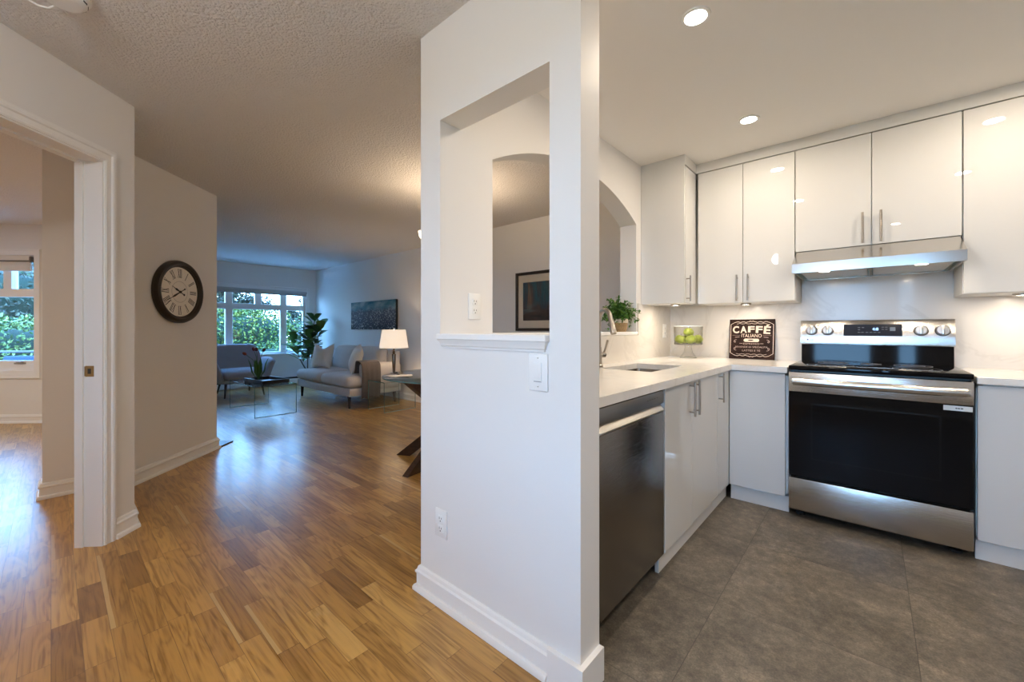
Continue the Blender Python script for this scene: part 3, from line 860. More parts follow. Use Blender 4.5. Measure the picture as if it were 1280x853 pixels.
m.box(-0.013, 0.013, -0.012, 0.012, 0.0016, 0.0019, mtx=on_guard(0.105, 1.152))
m.build('button_print', gp, dm, smooth=False)
for kx in (-0.316, -0.226, 0.234, 0.327):
    mt = on_guard(kx, 1.143)
    m = MB().lathe([(0, 0.0), (0.029, 0.0), (0.0305, 0.004), (0.0285, 0.022), (0.025, 0.026), (0.0, 0.027)], (0, 0, 0), 32, mtx=mt)
    kn = m.build('knob', mat('knob_steel', (0.62, 0.60, 0.57), 0.30, metal=1.0), bgd)
    m = MB().box(-0.0075, 0.0075, -0.027, 0.027, 0.020, 0.036, 0.003, 2, mtx=mt); m.build('grip', M['steel_bright'], kn)
    m = MB().lathe([(0.030, 0.0), (0.034, 0.0), (0.034, 0.0015), (0.030, 0.0015), (0.030, 0.0)], (0, 0, 0), 32, mtx=mt); m.build('knob_ring', M['black'], kn)
# maker's marks on the fascia: a small round emblem with two letters, and a small word at the right
ink = mat('panel_ink', (0.09, 0.085, 0.085), 0.4)
m = MB().lathe([(0.0, 0.0003), (0.0062, 0.0003), (0.0062, 0.0008), (0.0, 0.0008)], (0, 0, 0), 20, mtx=on_guard(-0.338, 1.078)); m.build('emblem', mat('emblem_red', (0.20, 0.03, 0.06), 0.4), bgd)
text_obj('lettering', 'LG', 0.019, 0.010, ink, bgd, on_guard(-0.314, 1.078, 0.0004), 0.02)
text_obj('lettering', 'ThinQ', 0.030, 0.0055, ink, bgd, on_guard(0.345, 1.078, 0.0004))

# --- range hood
t = thing('range_hood', 'slim stainless steel range hood under the short wall cabinet', 'range hood', (0.0, 3.11, 1.505))
hw = 0.374
m = MB().prism([(0.0, 0.0), (0.0, 0.058), (0.234, 0.1662), (0.58, 0.1662), (0.58, 0.002), (0.56, 0.002), (0.56, 0.035), (0.012, 0.035), (0.012, 0.0)], -hw, hw, Matrix(((0, 0, 1, 0), (1, 0, 0, 0), (0, 1, 0, 0), (0, 0, 0, 1))))
m.build('shell', steel('hood_steel', (0.58, 0.555, 0.52), 0.17, 'x', amount=0.05, bump=0.02), t, smooth=False)
und = mat('hood_underside', (0.22, 0.22, 0.22), 0.4, metal=1.0)
for a, b in ((-hw + 0.001, -hw + 0.012), (hw - 0.012, hw - 0.001)): MB().box(a, b, 0.002, 0.575, 0.001, 0.05).build('end_cap', M['steel'], t, smooth=False)
MB().box(-0.008, 0.008, 0.012, 0.56, 0.006, 0.034).build('center_divider', und, t, smooth=False)
mesh_m = mat('filter_mesh', (0.62, 0.60, 0.57), 0.4, metal=1.0)
ntm = NT(mesh_m); vo = ntm.node('ShaderNodeTexVoronoi'); vo.inputs['Scale'].default_value = 260; ntm.link(ntm.coord(), vo.inputs['Vector']); ntm.bump(vo.outputs['Distance'], 0.6, 0.004)
for a, b in ((-hw + 0.03, -0.012), (0.012, hw - 0.03)):
    MB().box(a, b, 0.13, 0.54, 0.012, 0.022, 0.003, 1).build('grease_filter', mesh_m, t, smooth=False)
for a, b in ((-0.08, -0.05), (0.03, 0.06)): MB().box(a, b, 0.02, 0.06, 0.004, 0.012, 0.002, 1).build('switch', M['black'], t)
glow = mat('lamp_glow', (1, 1, 1), 0.4, emit=(1.0, 0.93, 0.82), estr=14.0)
for hx in (-0.215, 0.213):
    MB().lathe([(0, 0.0), (0.026, 0.0), (0.026, 0.006), (0, 0.006)], (hx, 0.085, 0.006), 24).build('light_lens', glow, t)
    lamp('hood_lamp', 'AREA', HOOD_W, WARM, t, (hx, 0.085, 0.004), shape='DISK', size=0.05)

# --- puck lights below the wall cabinets
for px, py, lb in ((-1.14, 3.22, 'small round light under the narrow arch-wall cabinet'), (-0.705, 3.47, 'small round light under the two-door cabinet left of the hood'),
               (0.62, 3.50, 'small round light under the cabinet right of the hood')):
    t = thing('puck_light', lb, 'light', (px, py, CZ0 - 0.012), 0, 'lights under the wall cabinets')
    MB().lathe([(0.024, 0.0), (0.034, 0.0), (0.035, 0.011), (0.0, 0.0118), (0.0, 0.008), (0.024, 0.008), (0.024, 0.0)], (0, 0, 0), 24).build('rim', M['nickel'], t)
    MB().lathe([(0, 0.0015), (0.0235, 0.0015), (0.0235, 0.007), (0, 0.007)], (0, 0, 0), 24).build('lens', glow, t)
    lamp('puck_lamp', 'AREA', PUCK_W, WARM, t, (0, 0, -0.002), shape='DISK', size=0.045)

# --- recessed ceiling lights
pot_glow = mat('downlight_glow', (1, 1, 1), 0.4, emit=(1.0, 0.92, 0.80), estr=22.0)
pots = [(-0.54, 1.757, POT_W, 'nearer recessed ceiling light above the dishwasher'), (-0.56, 2.833, POT_W, 'farther recessed ceiling light above the corner cabinets'),
        (0.57, 1.75, POT_W, 'recessed ceiling light over the middle of the kitchen floor'), (0.57, 2.86, POT_W, 'recessed ceiling light in front of the right wall cabinet'),
        (0.23, -0.10, HALL_W, 'recessed ceiling light over the viewpoint'), 
        (-6.1, -1.75, 20.0, 'added fill light in the den ceiling near its window, out of view'), (-4.7, -2.1, 20.0, 'added fill light in the den ceiling near the doorway, out of view')]  # both den lights are added out of view to brighten the den
for px, py, pw, lb in pots:
    t = thing('recessed_light', lb, 'light', (px, py, H - 0.006), 0, 'recessed ceiling lights')
    MB().lathe([(0.043, 0.001), (0.056, 0.0), (0.058, 0.006), (0.043, 0.006), (0.043, 0.001)], (0, 0, 0), 32).build('trim_ring', M['trim'], t)
    MB().lathe([(0, 0.002), (0.043, 0.002), (0.043, 0.0055), (0, 0.0055)], (0, 0, 0), 32).build('lens', pot_glow, t)
    lamp('downlight', 'AREA', pw, (1.0, 0.93, 0.88) if px < -5 else WARM, t, (0, 0, -0.002), shape='DISK', size=0.085)

t = thing('added_fill_dome', 'added dome fill light over the hall, unseen behind the viewpoint', 'light', (-1.05, -0.62, H))  # added fill that brightens the hall ceiling and walls; no known fixture
MB().lathe([(0, 0), (0.15, 0), (0.15, -0.02), (0, -0.02)], (0, 0, 0), 32).build('ceiling_plate', M['nickel'], t)
MB().lathe([(0.140, -0.021), (0.135, -0.05), (0.10, -0.085), (0.05, -0.102), (0, -0.106)], (0, 0, 0), 32).build('dome', mat('fill_dome_glow', (0.9, 0.88, 0.84), 0.5, emit=(1.0, 0.94, 0.87), estr=6.0), t)
lamp('fill_dome_lamp', 'POINT', FILL_DOME_W, (1.0, 0.94, 0.88), t, (0, 0, -0.22), shadow_soft_size=0.08)

# --- outlets and switches. Frame: x across, y up, z out of the wall
def plate_mtx(p, right, out):
    r_ = Vector(right).normalized(); o_ = Vector(out).normalized(); u_ = o_.cross(r_)
    m_ = Matrix((( r_.x, u_.x, o_.x, p[0]), (r_.y, u_.y, o_.y, p[1]), (r_.z, u_.z, o_.z, p[2]), (0, 0, 0, 1)))
    return m_
def outlet(label, p, right, out, w=0.074, h=0.118):
    t = thing('wall_outlet', label, 'outlet', p, 0, 'white wall outlets'); mt = plate_mtx((0, 0, 0), right, out)
    pl = MB().box(-w / 2, w / 2, -h / 2, h / 2, 0.0, 0.006, 0.003, 2, mtx=mt).build('cover_plate', M['plastic'], t)
    for s in (-1, 1):
        so = MB().box(-0.017, 0.017, s * 0.0205 - 0.0145, s * 0.0205 + 0.0145, 0.004, 0.0085, 0.003, 2, mtx=mt).build('socket', M['plastic'], t)
        sl = MB().box(-0.0075, -0.0052, s * 0.0205 - 0.002, s * 0.0205 + 0.008, 0.008, 0.0088, mtx=mt).box(0.0052, 0.0075, s * 0.0205 - 0.001, s * 0.0205 + 0.007, 0.008, 0.0088, mtx=mt)
        sl.lathe([(0, 0), (0.0028, 0), (0.0028, 0.0006), (0, 0.0006)], (0, s * 0.0205 - 0.0085, 0.0082), 10, mtx=mt)
        sl.build('slots', M['slot'], so, smooth=False)
    return t
outlet('white duplex outlet low on the partition above the baseboard', (-1.349, 1.085, 0.336), (1, 0, 0), (0, -1, 0))
outlet('white duplex outlet on the arch wall seen through the pass-through', (AX1, 1.28, 1.255), (0, 1, 0), (1, 0, 0))
outlet('white outlet on the backsplash in the corner behind the glass bowl', (AX1 + SP, 3.535, 1.137), (0, 1, 0), (1, 0, 0))
t = thing('light_switch', 'white rocker light switch on the partition under the sill', 'light switch', (-0.836, 1.085, 1.006))
mt = plate_mtx((0, 0, 0), (1, 0, 0), (0, -1, 0))
MB().box(-0.04, 0.04, -0.0625, 0.0625, 0, 0.006, 0.003, 2, mtx=mt).build('cover_plate', M['plastic'], t)
sw = MB().box(-0.0165, 0.0165, -0.033, 0.033, 0.004, 0.0095, 0.002, 2, mtx=mt).build('rocker', M['plastic'], t)
MB().box(-0.015, 0.015, -0.032, -0.029, 0.0092, 0.0099, mtx=mt).build('rocker_edge', mat('rocker_shade', (0.35, 0.35, 0.36), 0.5), sw, smooth=False)
for s in (-1, 1): MB().lathe([(0, 0), (0.0028, 0), (0.002, 0.0012), (0, 0.0012)], (0, s * 0.048, 0.0055), 10, mtx=mt).build('screw', M['chrome'], t)

# --- sign leaning on the backsplash
lean = R(7)
t = thing('cafe_sign', 'dark brown coffee sign with cream lettering leaning on the backsplash', 'sign', (-0.706, 3.645, CT1))
t.rotation_euler = (-lean, 0, 0)
sgw, sgh = 0.158, 0.318
brown = mat('sign_brown', (0.035, 0.016, 0.012), 0.55, spec=0.15); NTs = NT(brown)
NTs.link(NTs.ramp(NTs.noise(NTs.coord(), 14, 4), [(0.35, (0.014, 0.006, 0.005)), (0.7, (0.042, 0.021, 0.015))]), brown.node_tree.nodes['Principled BSDF'].inputs['Base Color'])
cream = mat('sign_cream', (0.72, 0.58, 0.48), 0.6)
faded = mat('sign_faded', (0.42, 0.32, 0.28), 0.6)
board = MB().box(-sgw, sgw, 0.0, 0.016, 0.0, sgh, 0.001, 1).build('board', brown, t, smooth=False)
def SG(x, z): return Matrix(((1, 0, 0, x), (0, 0, -1, 0.0), (0, 1, 0, z), (0, 0, 0, 1)))
# CAFFE in an arch: letters placed one by one, the outer ones taller
for i, chh in enumerate('CAFFÉ'):
    k = (i - 2) / 2
    hh = 0.050 + 0.009 * abs(k) + (0.016 if chh == 'É' else 0)
    zc = 0.238 - 0.004 * abs(k) + (0.005 if chh == 'É' else 0)
    text_obj('lettering', chh, 0.046, hh, cream, board, SG(-0.002 + 0.0545 * (i - 2), zc) @ Matrix.Rotation(R(-4 * k), 4, 'Z'), 0.035)
text_obj('lettering', 'ITALIANO', 0.140, 0.027, cream, board, SG(0.0, 0.187), 0.0)
pm = MB()
pill = [(0.041 + 0.013 * math.cos(a), 0.013 * math.sin(a)) for a in [R(-90 + 15 * k) for k in range(13)]] + [(-0.041 + 0.013 * math.cos(a), 0.013 * math.sin(a)) for a in [R(90 + 15 * k) for k in range(13)]]
pm.prism(pill, 0.0002, 0.0006, mtx=SG(0.0, 0.150)); pm.build('pill_badge', cream, board, smooth=False)
pm = MB().prism([(0.036 * math.cos(a) * 0.55 - 0.004, 0.0045 * math.sin(a)) for a in [2 * math.pi * k / 16 for k in range(16)]], 0.0006, 0.0009, mtx=SG(0.0, 0.150)); pm.build('badge_mark', brown, board, smooth=False)
text_obj('lettering', 'ESPRESSO', 0.112, 0.013, faded, board, SG(0.0, 0.122))
text_obj('lettering', 'BEVANDE DI SPECIALITÀ', 0.225, 0.016, faded, board, SG(0.0, 0.098))
text_obj('lettering', 'LATTES E TÈ', 0.125, 0.017, faded, board, SG(0.0, 0.070))
# ornamental border: double line with cut corners, wavy bands at the top and the foot, and side flourishes
bm_ = MB()
def line2d(mb, pts, wd_, closed=False):
    n_ = len(pts)
    for i in range(n_ if closed else n_ - 1):
        a, b = Vector(pts[i]), Vector(pts[(i + 1) % n_]); dd = (b - a)
        if dd.length < 1e-6: continue
        q = Vector((-dd.y, dd.x)).normalized() * wd_ / 2; ex = dd.normalized() * wd_ * 0.3
        mb.faces_([SG(0, 0) @ Vector((p.x, p.y, 0.0004)) for p in (a - q - ex, b - q + ex, b + q + ex, a + q - ex)], [(0, 1, 2, 3)])
oct_ = [(-0.148, 0.048), (-0.118, 0.028), (0.118, 0.028), (0.148, 0.048), (0.148, 0.276), (0.118, 0.294), (-0.118, 0.294), (-0.148, 0.276)]
line2d(bm_, [oct_[3], oct_[4]], 0.004); line2d(bm_, [oct_[7], oct_[0]], 0.004)
line2d(bm_, [oct_[4], oct_[5]], 0.003); line2d(bm_, [oct_[6], oct_[7]], 0.003); line2d(bm_, [oct_[0], oct_[1]], 0.003); line2d(bm_, [oct_[2], oct_[3]], 0.003)
for z0, sg in ((0.292, 1), (0.030, -1)):
    line2d(bm_, [(-0.118 + 0.236 * i / 60, z0 + sg * (0.006 * abs(math.sin(i / 60 * math.pi * 6)) + (0.007 if 26 < i < 34 else 0))) for i in range(61)], 0.0035)
    line2d(bm_, [(-0.105 + 0.21 * i / 60, z0 - sg * (0.006 + 0.005 * abs(math.cos(i / 60 * math.pi * 5)))) for i in range(61)], 0.0022)
bm_.build('border', cream, board, smooth=False)
for sx in (-1, 1):
    for zc, l_ in ((0.140, 1), (0.082, -1)):
        fm = MB(); line2d(fm, [(sx * (0.124 + 0.0011 * k * math.cos(k * 0.62) - 0.002 * k * 0.6), zc + l_ * 0.0011 * k * math.sin(k * 0.62)) for k in range(14)], 0.003)
        fm.build('flourish', faded, board, smooth=False)
    for pts_, wd__ in (([(sx * 0.062, 0.124), (sx * 0.082, 0.124)], 0.003), ([(sx * 0.080, 0.189), (sx * 0.135, 0.189)], 0.0015), ([(sx * 0.085, 0.176), (sx * 0.115, 0.173)], 0.004)):
        fm = MB(); line2d(fm, pts_, wd__); fm.build('dash', faded, board, smooth=False)

# --- glass bowl on a foot with green apples
bx, by = -1.125, 3.47
t = thing('footed_glass_bowl', 'clear footed glass bowl holding green apples in the worktop corner', 'bowl', (bx, by, CT1))
m = MB().lathe([(0.0, 0.010), (0.02, 0.012), (0.058, 0.004), (0.062, 0.0), (0.066, 0.0), (0.066, 0.004), (0.036, 0.045), (0.026, 0.085), (0.028, 0.108), (0.0, 0.110)], (0, 0, 0), 40)
m.build('foot', M['stemware'], t)
m = MB().lathe([(0.0, 0.110), (0.100, 0.110), (0.106, 0.114), (0.108, 0.124), (0.112, 0.262), (0.1095, 0.262), (0.1055, 0.126), (0.100, 0.119), (0.0, 0.119)], (0, 0, 0), 48)
m.build('bowl', M['stemware'], t)
MB().lathe([(0.100, 0.1085), (0.1085, 0.1125), (0.1095, 0.118), (0.1085, 0.1225), (0.1082, 0.113), (0.100, 0.1095), (0.100, 0.1085)], (0, 0, 0), 48).build('base_rim', mat('smoky_glass_edge', (0.14, 0.135, 0.12), 0.12, spec=0.6), t)
rim = MB().lathe([(0.108, 0.259), (0.1125, 0.259), (0.1125, 0.264), (0.108, 0.264), (0.108, 0.259)], (0, 0, 0), 48); rim.build('rim', mat('bright_glass_edge', (0.62, 0.66, 0.64), 0.08, spec=0.8), t)
apple_m = mat('green_apple_skin', (0.32, 0.40, 0.06), 0.28, coat=0.2); na = NT(apple_m)
na.link(na.ramp(na.noise(na.coord(), 22, 3), [(0.3, (0.25, 0.33, 0.03)), (0.7, (0.40, 0.45, 0.09))]), na.b.inputs['Base Color'])
stem_m = mat('apple_stem', (0.09, 0.05, 0.02), 0.7)
ar = 0.040
prof = []
for k in range(15):
    a = math.pi * k / 14
    rr_ = ar * math.sin(a) * (1.0 + 0.06 * math.cos(a)); zz = -ar * 0.92 * math.cos(a)
    dip = 0.010 * math.exp(-((rr_ / 0.012) ** 2))
    prof.append((rr_, zz + (dip if k < 7 else -dip)))
spots = [(-0.055, -0.035, 0, 'front left green apple in the glass bowl'), (0.040, -0.058, 0, 'front middle green apple in the glass bowl'), (0.068, 0.025, 0, 'right green apple in the glass bowl'),
         (-0.032, 0.055, 0, 'rear green apple in the glass bowl'), (0.005, -0.004, 0.058, 'green apple lying on top of the others in the glass bowl')]
proto = None
for i, (dx, dy, dz, lb) in enumerate(spots):
    loc = (bx + dx, by + dy, CT1 + 0.119 + ar * 0.90 + dz)
    if proto is None:
        proto = a_ = thing('green_apple', lb, 'apple', loc, 0, 'green apples in the glass bowl')
        MB().lathe(prof, (0, 0, 0), 28).build('flesh', apple_m, a_)
        MB().tube([(0, 0, 0.024), (0.001, 0, 0.036), (0.004, 0.001, 0.046)], [0.0016, 0.0013, 0.0018], 8).build('stem', stem_m, a_)
    else:
        a_ = copy_tree(proto); a_.location = loc; a_['label'] = lb
    a_.rotation_euler = (random.uniform(-.35, .35), random.uniform(-.35, .35), random.uniform(0, 6))

# --- plant in a basket on the arch sill
t = thing('potted_plant', 'bushy green potted plant in a small woven basket on the arch sill', 'plant', (-1.425, 2.835, SILL))
wk = mat('wicker', (0.36, 0.22, 0.10), 0.7); nw = NT(wk)
wv = nw.node('ShaderNodeTexWave', wave_type='BANDS', bands_direction='Z'); wv.inputs['Scale'].default_value = 42; wv.inputs['Distortion'].default_value = 3.0; wv.inputs['Detail Scale'].default_value = 8
nw.link(nw.coord(), wv.inputs['Vector'])
nw.link(nw.ramp(wv.outputs['Fac'], [(0.2, (0.34, 0.20, 0.085)), (0.8, (0.62, 0.42, 0.22))]), nw.b.inputs['Base Color']); nw.bump(wv.outputs['Fac'], 0.8, 0.01)
MB().lathe([(0, 0), (0.052, 0), (0.060, 0.02), (0.066, 0.070), (0.063, 0.072), (0.058, 0.06), (0, 0.058)], (0, 0, 0), 32).build('basket', wk, t)
MB().lathe([(0.0655, 0.066), (0.0675, 0.07), (0.0685, 0.096), (0.0645, 0.098), (0.060, 0.085), (0.0, 0.084)], (0, 0, 0), 32).build('liner', fabric('cream_liner', (0.66, 0.58, 0.45), 200), t)
leaf_m = mat('bush_leaf', (0.06, 0.16, 0.02), 0.5); nl = NT(leaf_m)
wnl = nl.node('ShaderNodeTexWhiteNoise', noise_dimensions='3D')
geo = nl.node('ShaderNodeNewGeometry')
nl.link(nl.ramp(geo.outputs['Random Per Island'], [(0.0, (0.028, 0.085, 0.012)), (0.6, (0.075, 0.20, 0.025)), (1.0, (0.17, 0.33, 0.05))]), nl.b.inputs['Base Color'])
leaf_m.node_tree.nodes['Principled BSDF'].inputs['Subsurface Weight'].default_value = 0.0
def leaf(mb, p, d, up, ln, wd_, fold=0.25, tipdrop=0.15):
    d = d.normalized(); s_ = d.cross(up)
    s_ = s_.normalized() if s_.length > 1e-4 else Vector((1, 0, 0))
    n_ = s_.cross(d).normalized()
    a = p; b = p + d * ln * 0.35 + n_ * ln * 0.04; c = p + d * ln * 0.72 + n_ * ln * 0.0; e = p + d * ln - n_ * ln * tipdrop
    f_ = n_ * wd_ * fold
    mb.faces_([a, b, c, e, b + s_ * wd_ * .5 + f_, c + s_ * wd_ * .42 + f_ * .8, b - s_ * wd_ * .5 + f_, c - s_ * wd_ * .42 + f_ * .8],
              [(0, 4, 1), (1, 4, 5, 2), (2, 5, 3), (0, 1, 6), (1, 2, 7, 6), (2, 3, 7)])
def rnd_dir(zmin=-1.0):
    while True:
        v_ = Vector((random.uniform(-1, 1), random.uniform(-1, 1), random.uniform(zmin, 1)))
        if 0.05 < v_.length < 1: return v_.normalized()
stems, leaves = MB(), MB()
for i in range(120):
    d = rnd_dir(-0.15); d.z = d.z * 0.8 + 0.25; d.normalize()
    L_ = random.uniform(0.10, 0.20)
    c0 = Vector((random.uniform(-.025, .025), random.uniform(-.025, .025), 0.085))
    side = Vector((d.x * 0.62, d.y * 1.12, 0)) * L_
    side.y = min(side.y, 0.115 + 0.02 * random.random())
    pts = [c0 + side * f + Vector((0, 0, d.z * L_ * f + 0.05 * math.sin(f * 2.4) - 0.055 * f * f)) for f in (0, .25, .5, .75, 1)]
    stems.tube(pts, [0.0013] * 4 + [0.0006], 5, caps=False)
    for k in range(15):
        f = 0.22 + 0.78 * k / 14
        j = min(3, int(f * 4)); p = pts[j].lerp(pts[j + 1], f * 4 - j)
        dd = (rnd_dir(-.4) + (pts[j + 1] - pts[j]).normalized() * .5)
        leaf(leaves, p, dd, Vector((0, 0, 1)), random.uniform(.018, .030), random.uniform(.012, .018))
stems.build('stems', mat('bush_stem', (0.07, 0.12, 0.03), 0.6), t)
leaves.build('foliage', leaf_m, t, smooth=False)

# ------------------------------------------------------------------ hall: clock, thermostat, smoke alarm
# wall clock on the angled wall; frame: x right, y up, z out of the wall
t = thing('wall_clock', 'round wall clock with dark frame and roman numerals on the angled wall', 'clock', (-4.376, 0.696, 1.465))
mt = plate_mtx((0, 0, 0), (-K, K, 0), (K, K, 0))
CRD = 0.262
clk = mat('clock_bronze', (0.028, 0.020, 0.016), 0.38)
m = MB().lathe([(0.0, 0.0), (CRD - 0.004, 0.0), (CRD, 0.006), (CRD + 0.001, 0.030), (CRD - 0.008, 0.050), (CRD - 0.022, 0.056), (CRD - 0.036, 0.052), (CRD - 0.042, 0.042), (CRD - 0.050, 0.040), (CRD - 0.056, 0.026), (0.0, 0.026)], (0, 0, 0), 64, mtx=mt)
m.build('frame', clk, t)
face_m = mat('clock_face', (0.86, 0.81, 0.73), 0.55)
fo = MB().lathe([(0.0, 0.0265), (CRD - 0.056, 0.0265), (CRD - 0.056, 0.0285), (0, 0.0285)], (0, 0, 0), 64, mtx=mt).build('face', face_m, t)
cink = mat('clock_ink', (0.03, 0.028, 0.026), 0.6)
m = MB(); m.lathe([(0.086, 0.0287), (0.0885, 0.0287), (0.0885, 0.0291), (0.086, 0.0291), (0.086, 0.0287)], (0, 0, 0), 48, mtx=mt); m.build('inner_ring', mat('clock_ring', (0.36, 0.33, 0.29), 0.6), fo)
NUM = {12: 'XII', 1: 'I', 2: 'II', 3: 'III', 4: 'IIII', 5: 'V', 6: 'VI', 7: 'VII', 8: 'VIII', 9: 'IX', 10: 'X', 11: 'XI'}
for hnum, rom in NUM.items():
    m = MB(); wdt = {'I': 0.011, 'V': 0.026, 'X': 0.026}
    tot = sum(wdt[c] for c in rom); x = -tot / 2
    r0_, r1_ = 0.120, 0.190
    rot = Matrix.Rotation(R(-30 * hnum), 4, 'Z')
    def stroke(xa, ya, xb, yb, wd_):
        a, b = Vector((xa, ya)), Vector((xb, yb)); dd = (b - a).normalized(); q = Vector((-dd.y, dd.x)) * wd_ / 2
        m.faces_([mt @ rot @ Vector((p.x, p.y, 0.0289)) for p in (a - q, b - q, b + q, a + q)], [(0, 1, 2, 3)])
    for c in rom:
        w_ = wdt[c]; xc = x + w_ / 2; x += w_
        if c == 'I': stroke(xc, r0_, xc, r1_, 0.0055)
        elif c == 'V': stroke(xc - .009, r1_, xc, r0_, 0.006); stroke(xc + .009, r1_, xc, r0_, 0.003)
        else: stroke(xc - .009, r1_, xc + .009, r0_, 0.006); stroke(xc + .009, r1_, xc - .009, r0_, 0.003)
    for yy in (r0_, r1_): stroke(-tot / 2, yy, tot / 2, yy, 0.002)
    nm = m.build('numeral', cink, fo, smooth=False)
def hand(name, ang, length, tail, w0, z):
    m = MB(); rot = Matrix.Rotation(R(-ang), 4, 'Z')
    poly = [(-w0 * .4, -tail), (w0 * .4, -tail), (w0 * .35, 0), (w0, length * .45), (w0 * .25, length * .62), (0.0008, length), (-0.0008, length), (-w0 * .25, length * .62), (-w0, length * .45), (-w0 * .35, 0)]
    m.prism(poly, z, z + 0.0015, mtx=mt @ rot)
    m.prism([(w0 * math.cos(a), -tail + w0 * math.sin(a)) for a in [2 * math.pi * k / 12 for k in range(12)]], z, z + 0.0015, mtx=mt @ rot)
    return m.build(name, cink, t, smooth=False)
hand('hour_hand', 296, 0.100, 0.050, 0.009, 0.032)
hand('minute_hand', 241, 0.165, 0.055, 0.008, 0.035)
MB().lathe([(0, 0.028), (0.010, 0.028), (0.010, 0.039), (0, 0.040)], (0, 0, 0), 16, mtx=mt).build('hub', cink, t)

t = thing('thermostat', 'small white wall control on the angled wall near the hall corner', 'thermostat', (-4.02 - 0.012, 0.34 + 0.012, 1.42))
MB().box(-0.03, 0.03, -0.045, 0.045, 0, 0.022, 0.004, 2, mtx=plate_mtx((0, 0, 0), (-K, K, 0), (K, K, 0))).build('housing', M['plastic'], t)
MB().box(-0.018, 0.018, -0.005, 0.025, 0.021, 0.023, 0.001, 1, mtx=plate_mtx((0, 0, 0), (-K, K, 0), (K, K, 0))).build('screen', M['slot'], t)

t = thing('smoke_alarm', 'white smoke alarm on the textured hall ceiling, cut by the top edge', 'smoke alarm', (-2.31, 0.03, H))
MB().lathe([(0, 0), (0.078, 0), (0.078, -0.010), (0.070, -0.016), (0.066, -0.030), (0.052, -0.042), (0, -0.044)], (0, 0, 0), 40).build('housing', M['plastic'], t)
m = MB()
for k in range(12):
    a = 2 * math.pi * k / 12
    m.box(-0.010, 0.010, -0.001, 0.001, -0.003, 0.003, mtx=Matrix.Translation((0.0665 * math.cos(a), 0.0665 * math.sin(a), -0.026)) @ Matrix.Rotation(a + R(90), 4, 'Z'))
ev = m.build('vents', M['slot'], t, smooth=False); ev['kind'] = 'stuff'
m = MB().tube([(-0.055, -0.02, -0.036), (-0.075, -0.035, -0.045), (-0.085, -0.062, -0.046), (-0.078, -0.085, -0.044)], [0.0035] * 4, 8); m.build('pull_tab', M['plastic'], t)

# ------------------------------------------------------------------ living room
# --- window blinds
t = thing('roller_blind', 'grey blind rolled up across the top of the living room window', 'blind', (-9.13, 2.7225, 1.855))
MB().box(-0.028, 0.012, -0.93, 0.93, 0.055, 0.10, 0.004, 2).build('headrail', M['blind_grey'], t)
m = MB()
for k in range(6): m.box(-0.02, 0.006, -0.92, 0.92, 0.003 + k * 0.009, 0.0105 + k * 0.009, 0.002, 1)
sl = m.build('slats', M['blind_grey'], t)
t = thing('roman_blind', 'cream blind gathered above the den window', 'blind', (0, 0, 1.86))
m = MB(); dnbox(m, 0.115, 1.52, 0.135, 0.195, -0.012, 0.028); m.build('headrail', M['blind'], t, smooth=False)
m = MB(); dnbox(m, 0.105, 1.53, 0.118, 0.135, -0.012, 0.034); dnbox(m, 0.103, 0.118, 0.110, 0.180, -0.012, 0.036); m.build('rail', mat('blind_rail', (0.20, 0.18, 0.17), 0.5), t, smooth=False)
m = MB()
for k in range(4): dnbox(m, 0.12, 1.52, 0.006 + k * 0.028, 0.033 + k * 0.028, -0.008 + 0.004 * (k % 2), 0.018 + 0.004 * (k % 2))
m.build('folds', M['blind'], t, smooth=False)
m = MB().tube([DN(0.125, 0.12, 0.03), DN(0.13, 0.04, 0.035), DN(0.16, 0.005, 0.03)], 0.002, 6); m.build('cord', M['blind'], t)

# --- baseboard heater below the window
t = thing('baseboard_heater', 'long white baseboard heater under the living room window', 'heater', (-9.12, 2.55, 0))
MB().box(-0.028, 0.03, -1.15, 1.15, 0.022, 0.118, 0.006, 2).build('cover', M['trim'], t)
MB().box(-0.028, 0.016, -1.14, 1.14, 0.118, 0.150, 0.002, 1).build('grille', M['slot'], t)
for s in (-1.1, 1.1): MB().box(-0.02, 0.02, s - 0.03, s + 0.03, 0, 0.024).build('foot', M['trim'], t, smooth=False)

# --- hearth slab at the end of the clock wall
tag(MB().prism([(-4.745, 1.085), (-4.892, 1.232), (-5.40, 0.73), (-5.10, 0.73)], 0.0, 0.012).build('hearth_slab', M['slate'], smooth=False), 'black stone hearth slab on the floor behind the end of the clock wall', 'hearth')

# --- sofa; faces -y. Local origin: middle of the footprint
t = thing('sofa', 'light greige two-cushion sofa with dark tapered legs against the far wall', 'sofa', (-6.51, 3.25, 0))
SW = 0.94
MB().soft(0, 0.0, 0.235, 2 * SW - 0.02, 0.86, 0.125, 0.02, 4).build('base', M['sofa'], t)
for sx in (-1, 1):
    for yy in (-0.385, 0.36):
        x_ = sx * (SW - 0.11)
        MB().tube([(x_ + sx * 0.012, yy, 0.0), (x_, yy, 0.178)], [0.015, 0.026], 14).build('leg', M['darkwood'], t)
for sx in (-1, 1):
    # T-shaped seat cushion: the front runs across the arm
    def tee(q, sx=sx):
        if q.y > -0.12 and q.x * sx > 0.27: q.x = sx * (0.27 + (q.x * sx - 0.27) * 0.18)
        q.z += 0.010 * math.cos(q.x * 3.2) - 0.004
        return q
    MB().soft(sx * (SW / 2 + 0.004), -0.105, 0.383, SW - 0.008, 0.71, 0.165, 0.07, 10, (0, 0, 0.02), shape=tee).build('seat_cushion', M['sofa'], t)
for sx in (-1, 1):
    def armshape(q):
        q.z += 0.03 * (-q.y) * 1.0 if q.z > 0 else 0
        return q
    MB().soft(sx * (SW - 0.075), 0.10, 0.43, 0.145, 0.66, 0.42, 0.05, 6, (0.01, 0, 0.01), shape=armshape).build('armrest', M['sofa'], t)
